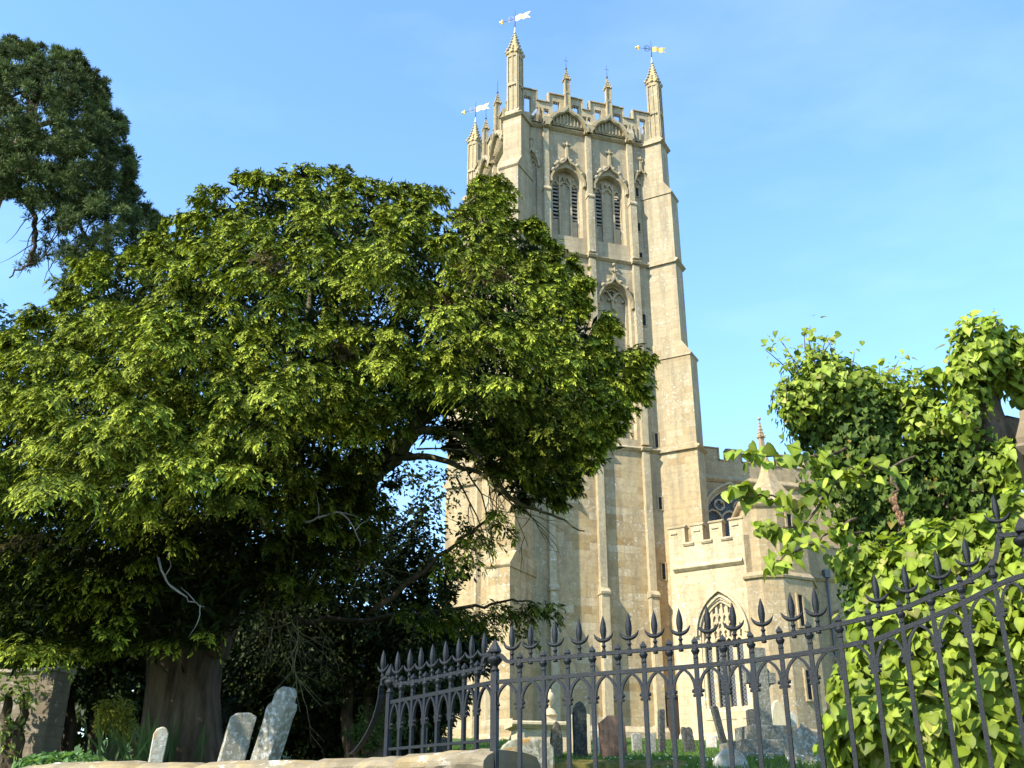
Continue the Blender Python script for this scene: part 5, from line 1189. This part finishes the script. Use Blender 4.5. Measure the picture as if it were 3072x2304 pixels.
def pine():
    OUTL = [(-60, 60), (0, 88), (80, 97), (165, 122), (222, 178), (226, 230), (258, 268), (268, 330), (284, 358), (268, 392), (318, 452), (352, 488), (330, 522), (300, 545), (250, 640), (180, 610), (130, 640), (105, 600), (62, 482), (30, 430), (-60, 420)]
    base = dat(-140, 900, 27); base[2] = float(ground(base[0], 27)); r = thing('pine_tree', 'dark pine with orange bark rising behind the yew at top left', 'tree', base)
    m = MB(); m.tube(smooth_path([base-up*.3, dat(-130, 1000, 27), dat(-100, 760, 27), dat(-60, 560, 27), dat(0, 400, 27), dat(50, 300, 27), dat(72, 230, 27), dat(90, 160, 27)], 4), np.linspace(.42, .10, 29), 12)
    m.build('trunk', M['pinebark'], r); l = MB()
    for ch in ([(72, 225, 27), (120, 180, 26.4), (180, 170, 26)], [(60, 280, 27), (150, 260, 26), (225, 300, 25.6)], [(20, 370, 27), (120, 370, 26), (220, 420, 25.4), (320, 490, 25)], [(72, 240, 27), (40, 180, 27.5), (-20, 160, 28)], [(40, 330, 27), (120, 420, 26), (190, 520, 25.5), (210, 600, 25.3)], [(0, 410, 27), (60, 440, 26.4), (75, 520, 26), (62, 570, 26), (20, 600, 26)], [(75, 215, 27), (45, 205, 26.5), (5, 210, 26)]):
        P = smooth_path([dat(*p) for p in ch], 5); l.tube([p+rng.normal(0, .04, 3) for p in P], np.linspace(.11, .02, len(P)), 6)
    for _ in range(26):
        x = rng.uniform(70, 240); y = rng.uniform(440, 560); P = [dat(x, y, 26)]; d = np.array([rng.normal(0, .3), 0, -1.])
        for i in range(6): d = nrm(d+rng.normal(0, .25, 3)+[-.05, 0, 0]); P.append(P[-1]+d*.22)
        l.tube(P, np.linspace(.025, .006, 7), 4)
    l.build('limb', M['bark'], r)
    pts = poisson(OUTL, 6.2, 160000, inset=4); dl = edgedist(pts, OUTL); hd = 2.6*np.sqrt(1-(1-np.minimum(dl/110, 1))**2)+.2
    dens = np.ones(len(pts)); blot = np.sin(pts[:, 0]*.09+1)+np.sin(pts[:, 1]*.075+pts[:, 0]*.03)+np.sin(pts[:, 0]*.05-pts[:, 1]*.11); dens[blot < -1.35] = .35; dens[(np.hypot(pts[:, 0]-72, pts[:, 1]-232) < 24)] = .25; dens[(np.hypot(pts[:, 0]-95, pts[:, 1]-268) < 14)] = .15
    low = pts[:, 1] > 470; dens[low] *= np.interp(pts[low, 1], [470, 640], [.6, .2]); dens[(pts[:, 0] < 130) & (pts[:, 1] > 440)] *= .3
    C = []
    for q, h, s in zip(pts, hd, dens):
        if rng.random() < s: C.append(dat(q[0], q[1], 26.3-h*rng.uniform(.4, 1)))
        if rng.random() < s*.8: C.append(dat(q[0], q[1], 26.3+h*rng.uniform(-.3, .9)))
    for x, y in [(20+rng.normal(0, 9), 598+rng.normal(0, 6)) for _ in range(9)]+[(60+rng.normal(0, 8), 560+rng.normal(0, 12)) for _ in range(6)]: C.append(dat(x, y, 26))
    for a, b in zip(OUTL[1:13], OUTL[2:14]):            # ragged tufts breaking the outline
        for _ in range(9):
            t = rng.random(); q = np.array(a)*(1-t)+np.array(b)*t+rng.normal(3, 7, 2)*[1, .8]; Y = 26+rng.normal(0, .5)
            for _ in range(5): C.append(dat(q[0]+rng.normal(0, 4), q[1]+rng.normal(0, 4), Y))
    # gather puffs into tufts so the crown reads as clumps
    C = np.array(C); cl = C[rng.integers(0, len(C), 620)]; d2 = ((C[:, None, :]-cl[None])**2).sum(2).argmin(1); C = C+(cl[d2]-C)*rng.uniform(.25, .6, len(C))[:, None]+rng.normal(0, .05, (len(C), 3))
    tint = rng.uniform(.5, 1.4, 620)[d2]; k = 40; S = np.repeat(np.arange(len(C)), k); m_ = len(S); D = unit(rng.normal(0, 1, (m_, 3))+[0, -.1, .45])
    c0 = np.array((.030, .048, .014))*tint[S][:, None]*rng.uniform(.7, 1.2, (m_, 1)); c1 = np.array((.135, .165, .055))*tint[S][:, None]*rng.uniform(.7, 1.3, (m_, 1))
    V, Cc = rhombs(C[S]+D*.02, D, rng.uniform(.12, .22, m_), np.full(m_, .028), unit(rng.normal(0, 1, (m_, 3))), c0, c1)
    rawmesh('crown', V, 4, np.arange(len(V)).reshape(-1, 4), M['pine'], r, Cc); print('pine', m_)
pine()

def leaf_template(kind):
    if kind == 'lime':   # heart-shaped leaf folded along its vein, tip at +y
        half = [(0, 0), (.22, -.07), (.45, .06), (.55, .30), (.47, .58), (.25, .80), (0, 1.02)]; sag = .16
    elif kind == 'limecurl': half = [(0, 0), (.38, .04), (.47, .26), (.43, .5), (.27, .74), (.10, .92), (0, 1.08)]; sag = .42
    elif kind == 'ivy': half = [(0, .05), (.22, -.10), (.52, .02), (.40, .28), (.34, .48), (.17, .72), (0, 1.0)]; sag = .05
    elif kind == 'holly': half = [(0, 0), (.16, .12), (.26, .35), (.24, .6), (.13, .85), (0, 1.05)]; sag = -.08
    else: half = [(0, 0), (.14, .2), (.2, .45), (.15, .75), (0, 1)]; sag = .05
    n = len(half); V = []
    for x, y in half: V.append((x, y, -sag*y*y*1.2+.30*abs(x)*(1-.3*y)))
    for x, y in half[1:-1]: V.append((-x, y, -sag*y*y*1.2+.30*abs(x)*(1-.3*y)))
    mid = [(0, y, -sag*y*y*1.2) for y in (.33, .66)]; a = len(V); V += mid
    F = []
    R_ = list(range(n)); L__ = [0]+list(range(n, n+n-2))+[n-1]
    for side in (R_, L__[::1]):
        cut = n//2
        tri = []
        for i in range(n-1):
            c = a if i < cut else a+1
            tri.append((side[i], side[i+1], c))
        tri.append((a, side[cut], a+1)); F += tri if side is R_ else [t[::-1] for t in tri]
    V = np.array(V, float); V[:, 1] -= .0
    return V, np.array(F)
TPL = {k: leaf_template(k) for k in ('lime', 'limecurl', 'ivy', 'holly', 'oval')}
def leaves(kind, P, Nrm, Tip, size, col):
    T, F = TPL[kind]; Tip = unit(Tip-Nrm*(Tip*Nrm).sum(1, keepdims=True)); X = np.cross(Tip, Nrm); n = len(P)
    V = P[:, None, :]+size[:, None, None]*(T[None, :, 0:1]*X[:, None]+T[None, :, 1:2]*Tip[:, None]+T[None, :, 2:3]*Nrm[:, None])
    FF = F[None]+(np.arange(n)*len(T))[:, None, None]
    return V.reshape(-1, 3), FF.reshape(-1, 3), (col[:, None, :]*np.where(np.arange(len(T)) >= len(T)-2, 1.25, .92)[None, :, None]*rng.uniform(.9, 1.1, (n, len(T), 1))).reshape(-1, 3)
def shell(cx, cy, rx, ry, Y, n, dep=None, thick=.35):
    """points through the outer shell of an ellipsoid seen at (cx, cy) display pixels, Y metres ahead; returns points and outward normals"""
    c = dat(cx, cy, Y); d = np.dot(c-CAM, [0, cos(TH), sin(TH)]); s = DS/FP*d; R = np.array([rx*s, (dep if dep else .5*(rx+ry)*s), ry*s])
    u = unit(rng.normal(0, 1, (n, 3))); u[:, 1] = np.where(rng.random(n) < .75, -np.abs(u[:, 1]), u[:, 1])
    q = 1-thick*rng.random(n)**1.6
    bump = 1+.16*np.sin(u[:, 0]*5+cx)+.14*np.sin(u[:, 2]*6+cy)+.1*np.sin(u[:, 0]*11-u[:, 2]*9)
    return c+u*R*(q*bump)[:, None], unit(u/R)

def lime():
    base = np.array([2.72, 7.35, 0]); base[2] = float(ground(2.72, 7.35)); r = thing('lime_tree', 'pollarded lime with bright yellow green leaves and knuckled trunk behind the railing', 'tree', base)
    m = MB(); dp = dat
    m.tube(smooth_path([base-up*.2, dp(2150, 1500, 7.3), dp(2140, 1300, 7.25), dp(2125, 1150, 7.2), dp(2125, 1020, 7.1), dp(2118, 930, 7.05), dp(2110, 870, 7.0), dp(2120, 800, 7)], 4), np.interp(np.arange(29), [0, 8, 16, 22, 28], [.34, .30, .24, .17, .13]), 16, True, True, .05)
    m.tube(smooth_path([dp(2140, 1330, 7.25), dp(2040, 1220, 7.3), dp(1960, 1100, 7.35), dp(1890, 990, 7.35), dp(1840, 900, 7.3)], 4), np.linspace(.24, .22, 17), 14, True, True, .06)
    m.build('trunk', M['limebark'], r)
    for i, (x, y, Y, rad) in enumerate(((2085, 915, 6.85, .10), (2125, 890, 6.9, .11), (2180, 930, 7.0, .12), (2030, 1180, 7.0, .1))):
        k = MB(); k.blob(dp(x, y, Y), rad, i); k.blob(dp(x+8, y+40, Y+.02), rad*.9, i+5); k.build('knuckle', M['limebark'], r)
    b = MB(); tips = []
    for pts in ([(1900, 1000, 7.0), (1850, 1030, 6.9), (1790, 1045, 6.8), (1740, 1060, 6.7)], [(1840, 960, 7.0), (1790, 985, 6.8), (1740, 985, 6.7), (1640, 985, 6.6), (1600, 980, 6.6)], [(1790, 1030, 6.8), (1760, 1080, 6.7), (1700, 1080, 6.6), (1620, 1060, 6.5), (1585, 1055, 6.5)], [(1800, 1050, 6.8), (1740, 1130, 6.6), (1690, 1140, 6.5), (1640, 1130, 6.5)], [(1850, 1120, 6.7), (1760, 1170, 6.5), (1700, 1200, 6.4), (1670, 1220, 6.4)], [(1990, 980, 7.0), (1920, 1010, 6.6), (1860, 1010, 6.5), (1820, 1015, 6.5)], [(2000, 960, 7), (2020, 870, 6.9), (2010, 810, 6.8), (1995, 800, 6.8)], [(1880, 1150, 6.8), (1830, 1150, 6.6), (1790, 1130, 6.5)]):
        P = smooth_path([dp(*p) for p in pts], 5); b.tube([p+rng.normal(0, .006, 3) for p in P], np.linspace(.011, .003, len(P)), 6); tips += [(p, 1.0) for p in P[5:]]
    for _ in range(34):                                   # upright and arching young shoots
        x, y, Y = [(1830, 850, 7.1), (1740, 800, 7.1), (2100, 780, 6.8), (2180, 790, 6.8), (2000, 1250, 6.6), (2080, 1380, 6.4), (1960, 1500, 6.4)][rng.integers(0, 7)]
        P = [dp(x+np.clip(rng.normal(0, 40), -55, 55), y+rng.uniform(-20, 40), Y)]; d = nrm([rng.normal(0, .5), rng.normal(-.3, .4), 1.1])
        for i in range(6): d = nrm(d+rng.normal(0, .13, 3)); P.append(P[-1]+d*.05)
        b.tube(P, np.linspace(.006, .002, 7), 4); tips += [(p, .55) for p in P[2:]]
    for x, y in ((2104, 690), (2148, 700), (2190, 720), (1758, 745), (1812, 740), (1905, 800), (1975, 800), (1720, 780), (1695, 830), (1930, 780), (2068, 735)):
        P = [dp(x+rng.normal(0, 3), y+30, 6.9)]; d = nrm([rng.normal(0, .25), 0, 1])
        for i in range(4): d = nrm(d+rng.normal(0, .12, 3)); P.append(P[-1]+d*.04)
        b.tube(P, np.linspace(.004, .0015, 5), 4); tips += [(p, .5) for p in P[1:]]
    b.build('branch', M['limebark'], r)
    P = []; N = []; S = []
    for (cx, cy, rx, ry, Y, n, sz) in ((1800, 850, 115, 75, 7.15, 640, .062), (1760, 810, 60, 50, 7.1, 220, .058), (1890, 870, 110, 65, 7.2, 420, .060), (1970, 880, 80, 55, 7.15, 260, .062), (1715, 870, 40, 60, 7.1, 130, .055), (2010, 920, 70, 60, 7.0, 200, .065),
            (2120, 770, 85, 75, 6.85, 420, .078), (2180, 800, 70, 70, 6.9, 260, .082), (2240, 840, 70, 90, 7.0, 200, .08), (2085, 830, 50, 45, 6.8, 130, .08),
            (2060, 1210, 120, 90, 6.55, 330, .095), (1950, 1260, 105, 90, 6.7, 300, .085), (2160, 1290, 110, 110, 6.45, 320, .10), (2010, 1400, 150, 110, 6.35, 460, .105), (1890, 1380, 60, 90, 6.6, 170, .085), (2140, 1480, 130, 110, 6.2, 380, .11), (1960, 1560, 140, 100, 6.25, 420, .105), (1860, 1610, 70, 60, 6.45, 150, .09), (2100, 1620, 140, 90, 6.1, 360, .11), (1830, 1500, 40, 70, 6.6, 80, .085), (2200, 1130, 60, 90, 6.6, 130, .095), (2190, 1000, 40, 50, 6.7, 60, .09), (1860, 1220, 60, 60, 6.75, 110, .08), (2240, 1400, 80, 250, 6.3, 300, .1), (2075, 900, 55, 60, 6.75, 60, .07), (2150, 1010, 45, 60, 6.8, 50, .075)):
        p, u = shell(cx, cy, rx, ry, Y, int(n*2.3), None, .65); P.append(p); N.append(u); S.append(np.full(len(p), sz*.78)*rng.uniform(.5, 1.3, len(p)))
    # hanging leaves along shoots
    tp = np.array([t[0] for t in tips]); sc = np.array([t[1] for t in tips]); k = 3; idx = np.repeat(np.arange(len(tp)), k)
    p = tp[idx]+rng.normal(0, .035, (len(idx), 3)); P.append(p); N.append(unit(rng.normal(0, .5, (len(idx), 3))+[0, -.6, .3])); S.append(.082*sc[idx]*rng.uniform(.6, 1.25, len(idx)))
    P = np.concatenate(P); N = np.concatenate(N); S = np.concatenate(S); n = len(P)
    nv = unit(N*.8+np.array([-.25, -.25, .75])+rng.normal(0, .38, (n, 3))); tip = unit(N*[.8, .8, .2]+[0, 0, -.75]+rng.normal(0, .35, (n, 3)))
    a = np.array((.17, .235, .017)); c = np.array((.35, .42, .05)); y_ = np.array((.40, .38, .09)); q = rng.random((n, 1)); col = a+(c-a)*q
    ye = rng.random(n) < .05; col[ye] = y_; col *= rng.uniform(.5, 1.12, (n, 1)); k1 = rng.random(n) < .55; V, F, C = leaves('lime', P[k1], nv[k1], tip[k1], S[k1], col[k1]); V2, F2, C2 = leaves('limecurl', P[~k1], nv[~k1], tip[~k1], S[~k1], col[~k1]); F = np.concatenate([F, F2+len(V)]); V = np.concatenate([V, V2]); C = np.concatenate([C, C2]); rawmesh('crown', V, 3, F, M['lime'], r, C, True); print('lime', n)
    # ivy climbing the lime
    ib = dat(1985, 1300, 7.2); r2 = thing('ivy', 'dark glossy ivy climbing over the limb and trunk of the lime', 'ivy', (ib[0], ib[1], base[2]))
    s = MB()
    for pts in ([(2060, 1500, 7.0), (2000, 1300, 7.1), (1950, 1150, 7.1), (1900, 1000, 7.1)], [(2090, 1450, 7), (2060, 1250, 7), (2050, 1100, 7), (2040, 1000, 7)], [(1925, 1010, 6.9), (1930, 1050, 6.85), (1936, 1100, 6.85), (1942, 1170, 6.85)]):
        s.tube([p+rng.normal(0, .01, 3) for p in smooth_path([dat(*q) for q in pts], 5)], .012, 5)
    s.build('stem', M['limebark'], r2)
    dd = MB()
    for i in range(60): t = rng.random(); dd.blob(dat(1930+18*t+rng.normal(0, 3), 1075+55*t+rng.normal(0, 3), 6.83), .011, i, (1, 1, 2))
    dd.build('dead_leaf_tuft', plain('dead_ivy', (.16, .08, .035), .4), r2)
    P = []; N = []
    for (cx, cy, rx, ry, Y, n) in ((1870, 960, 150, 120, 7.3, 2200), (1960, 1060, 130, 120, 7.25, 2000), (1790, 900, 100, 110, 7.3, 1100), (1900, 1120, 90, 110, 7.25, 1000), (1990, 1200, 110, 120, 7.15, 900), (1740, 880, 60, 90, 7.25, 500), (2020, 1000, 70, 80, 7.2, 500), (1860, 1060, 90, 100, 7.25, 900), (2090, 1090, 40, 130, 7.0, 250), (2070, 960, 40, 90, 6.95, 220), (2120, 1000, 30, 110, 6.95, 160), (2010, 1420, 120, 160, 7.0, 700), (1980, 1560, 120, 120, 6.9, 500), (2100, 1500, 120, 200, 6.95, 700), (1850, 1280, 40, 100, 7.1, 250)):
        p, u = shell(cx, cy, rx, ry, Y, n, None, .4); P.append(p); N.append(u)
    P = np.concatenate(P); N = np.concatenate(N); n = len(P); nv = unit(N+np.array([-.1, -.2, .35])+rng.normal(0, .28, (n, 3))); tip = unit(np.array([0, 0, -1.])+rng.normal(0, .3, (n, 3)))
    q = rng.random((n, 1)); col = np.array((.030, .052, .008))+(np.array((.10, .145, .020))-np.array((.030, .052, .008)))*q; yl = rng.random(n) < .02; col[yl] = (.2, .16, .03)
    V, F, C = leaves('ivy', P, nv, tip, rng.uniform(.032, .062, n), col); rawmesh('foliage', V, 3, F, M['ivy'], r2, C, True)
lime()

def dark_shrub(name, label, cat, lobes, Y, trunkpx, leafk, size, c0, c1, mat, n_per, group=None, stems=((0, 0),)):
    b = dat(trunkpx[0], trunkpx[1], Y); b[2] = float(ground(b[0], Y)); r = thing(name, label, cat, b, group); m = MB()
    for dx, top in stems:
        P = smooth_path([b+np.array([dx*.4, 0, -.2]), dat(trunkpx[0]+dx*60, (trunkpx[1]+top)/2, Y), dat(lobes[0][0]+dx*90, top if top else lobes[0][1], Y)], 5); m.tube([p+rng.normal(0, .03, 3) for p in P], np.linspace(.14, .03, len(P)), 8)
    m.build('trunk', M['bark'], r); P = []; N = []
    for (cx, cy, rx, ry, dy, k) in lobes:
        p, u = shell(cx, cy, rx, ry, Y+dy, int(n_per*k), None, .7); P.append(p); N.append(u)
    P = np.concatenate(P); N = np.concatenate(N); n = len(P); cl = P[rng.integers(0, n, max(20, n//40))]; d2 = np.concatenate([((P[i:i+500, None]-cl[None])**2).sum(2).argmin(1) for i in range(0, n, 500)]); P = P+(cl[d2]-P)*rng.uniform(0, .45, n)[:, None]
    nv = unit(N*.6+[0, -.1, .5]+rng.normal(0, .55, (n, 3))); tip = unit(N*.7+[0, 0, -.3]+rng.normal(0, .5, (n, 3))); q = rng.random((n, 1)); col = np.array(c0)+(np.array(c1)-np.array(c0))*q
    V, F, C = leaves(leafk, P, nv, tip, rng.uniform(size*.7, size*1.25, n), col); rawmesh('crown', V, 3, F, M[mat], r, C, False); return r
HD = ((.012, .020, .005), (.04, .055, .012))
dark_shrub('holly_tree', 'dark glossy leaved holly between the yew trunk and the tower', 'tree', [(860, 1190, 100, 90, 0, .5), (760, 1280, 170, 150, 0, 1.6), (920, 1120, 60, 80, -.3, .10), (960, 1050, 60, 50, -.4, .05), (1000, 1150, 30, 35, -.3, .02), (880, 1040, 70, 50, -.2, .06), (880, 1400, 130, 120, 0, 1.2), (930, 1270, 80, 90, -.2, .6), (1010, 1210, 30, 50, -.3, .04), (640, 1380, 160, 170, .2, 1.6)], 18.5, (800, 1640), 'holly', .085, *HD, 'holly', 5200, None, ((0, 1150), (.6, 1100), (-.8, 1250)))
dark_shrub('laurel_bush', 'broad dark laurel bush in shade left of the yew trunk', 'bush', [(130, 1400, 160, 130, 0, 1.3), (280, 1380, 120, 110, .2, 1), (-30, 1380, 140, 170, .3, 1.2), (60, 1290, 160, 110, .5, 1.0), (250, 1280, 150, 100, .4, .9)], 18.0, (150, 1630), 'holly', .11, *HD, 'holly', 5200, None, ((0, 1350), (-.9, 1350), (.9, 1340)))
dark_shrub('dark_evergreen', 'dark evergreen filling the shade right of the yew trunk behind the wall', 'bush', [(600, 1530, 130, 130, 0, 1.2), (740, 1540, 130, 110, -.1, 1.2), (850, 1560, 110, 90, -.2, .9), (930, 1480, 90, 90, 0, .7), (540, 1420, 90, 130, .3, .8), (980, 1400, 90, 60, -.1, .6)], 20.0, (720, 1650), 'oval', .14, (.010, .017, .005), (.04, .052, .011), 'holly', 6000, None, ((0, 1500), (-1, 1480), (1, 1500)))
dark_shrub('rear_hedge', 'tall dark mixed hedge far behind the yew at the churchyard edge', 'hedge', [(60, 1470, 220, 130, 0, 1.3), (330, 1450, 200, 140, 0, 1.3), (600, 1430, 220, 170, 0, 1.4), (830, 1480, 170, 140, 0, 1.2), (-200, 1400, 180, 200, 0, .8)], 25.0, (420, 1620), 'oval', .30, (.012, .022, .007), (.045, .06, .014), 'holly', 5000, None, ((0, 1450), (-1.6, 1450), (1.6, 1450), (-3, 1450)))
dark_shrub('golden_conifer', 'small rounded golden green conifer bush left of the yew trunk', 'bush', [(250, 1545, 42, 40, 0, 1), (275, 1580, 30, 30, 0, .5), (228, 1560, 24, 30, 0, .4)], 15.5, (255, 1640), 'oval', .05, (.16, .18, .03), (.36, .34, .06), 'yew', 1800, None, ((0, 1560),))
dark_shrub('rusty_shrub', 'small half dead rusty brown shrub between the golden bush and trunk', 'bush', [(310, 1600, 28, 50, 0, 1)], 14.6, (315, 1640), 'oval', .045, (.10, .05, .03), (.2, .12, .06), 'yew', 420, None, ((0, 1580), (.3, 1570)))
dark_shrub('fir_tree', 'blue green conifer tip just entering the frame at the left edge', 'tree', [(-20, 705, 62, 50, 0, 1), (-90, 820, 140, 110, .3, 1.6), (-100, 1000, 150, 200, .5, 1.5)], 19.0, (-90, 1640), 'oval', .11, (.03, .06, .035), (.07, .11, .05), 'pine', 900, None, ((0, 720),))
dark_shrub('wall_creeper', 'ivy patch with pale leaves spilling over the left end of the wall', 'ivy', [(150, 1642, 80, 14, 0, 1), (90, 1650, 60, 14, -.2, .6), (200, 1650, 40, 8, 0, .3)], 9.4, (140, 1672), 'ivy', .05, (.07, .14, .035), (.16, .27, .08), 'lime', 500, None, ((0, 1650),))
dark_shrub('climbing_rose', 'straggly pale leaved climber on the high old wall', 'climber', [(25, 1480, 70, 60, 0, 1), (20, 1590, 50, 50, -.1, .5), (60, 1500, 50, 40, -.1, .3)], 15.6, (20, 1650), 'oval', .10, (.10, .15, .03), (.26, .30, .08), 'lime', 220, None, ((0, 1480), (.3, 1500)))
dark_shrub('rose_bush', 'low green rose bush behind the curved railing brace', 'bush', [(800, 1585, 55, 50, 0, 1), (850, 1560, 40, 60, .1, .6)], 14.5, (810, 1650), 'oval', .05, (.025, .05, .012), (.09, .13, .03), 'yew', 1100, None, ((0, 1590),))
def iris():
    b = dat(290, 1640, 13.2); b[2] = float(ground(b[0], 13.2)); r = thing('iris_clump', 'clump of long dark sword shaped leaves beside the yew trunk', 'plant', b); n = 60
    P = b+np.stack([rng.normal(0, .28, n), rng.normal(0, .15, n), np.zeros(n)], 1); D = unit(np.stack([rng.normal(0, .35, n), rng.normal(0, .2, n), np.ones(n)], 1)); c = np.tile((.05, .08, .02), (n, 1))*rng.uniform(.5, 1.6, (n, 1))
    V, C = rhombs(P, D, rng.uniform(.35, .75, n), np.full(n, .035), unit(np.tile([.2, -1, .1], (n, 1))+rng.normal(0, .4, (n, 3))), c, c*1.4); rawmesh('leaves', V, 4, np.arange(len(V)).reshape(-1, 4), M['grass'], r, C)
iris()

def grass():
    n = 60000; Y = 9+33*rng.random(n)**1.5; X = rng.uniform(-.08, .42, n)*Y; P = np.stack([X, Y, ground(X, Y)-.01], 1)
    D = unit(np.stack([rng.normal(0, .35, n), rng.normal(0, .35, n), np.ones(n)], 1)); g = rng.random((n, 1)); c = np.array((.055, .11, .015))*(1-g)+np.array((.13, .19, .04))*g
    V, C = rhombs(P, D, rng.uniform(.05, .13, n), np.interp(Y, [9, 40], [.008, .03]), unit(np.tile([0, -1, .1], (n, 1))+rng.normal(0, .5, (n, 3))), c*.7, c*1.2)
    o = rawmesh('grass', V, 4, np.arange(len(V)).reshape(-1, 4), M['grass'], None, C); props(o, 'short green churchyard grass between the headstones', None, None, 'stuff')
    n = 420; Y = rng.uniform(12.5, 24, n); X = rng.uniform(.05, .36, n)*Y; z = ground(X, Y)+rng.uniform(.05, .1, n); P = np.stack([X, Y, z], 1)
    V, F, C = leaves('oval', P, unit(np.tile([-.2, -.6, .8], (n, 1))+rng.normal(0, .3, (n, 3))), unit(rng.normal(0, 1, (n, 3))), np.full(n, .035), np.tile((.75, .78, .75), (n, 1)))
    o = rawmesh('small_flowers', V, 3, F, M['grass'], None, C); props(o, 'tiny white flowers scattered in the shaded grass', None, None, 'stuff')
grass()
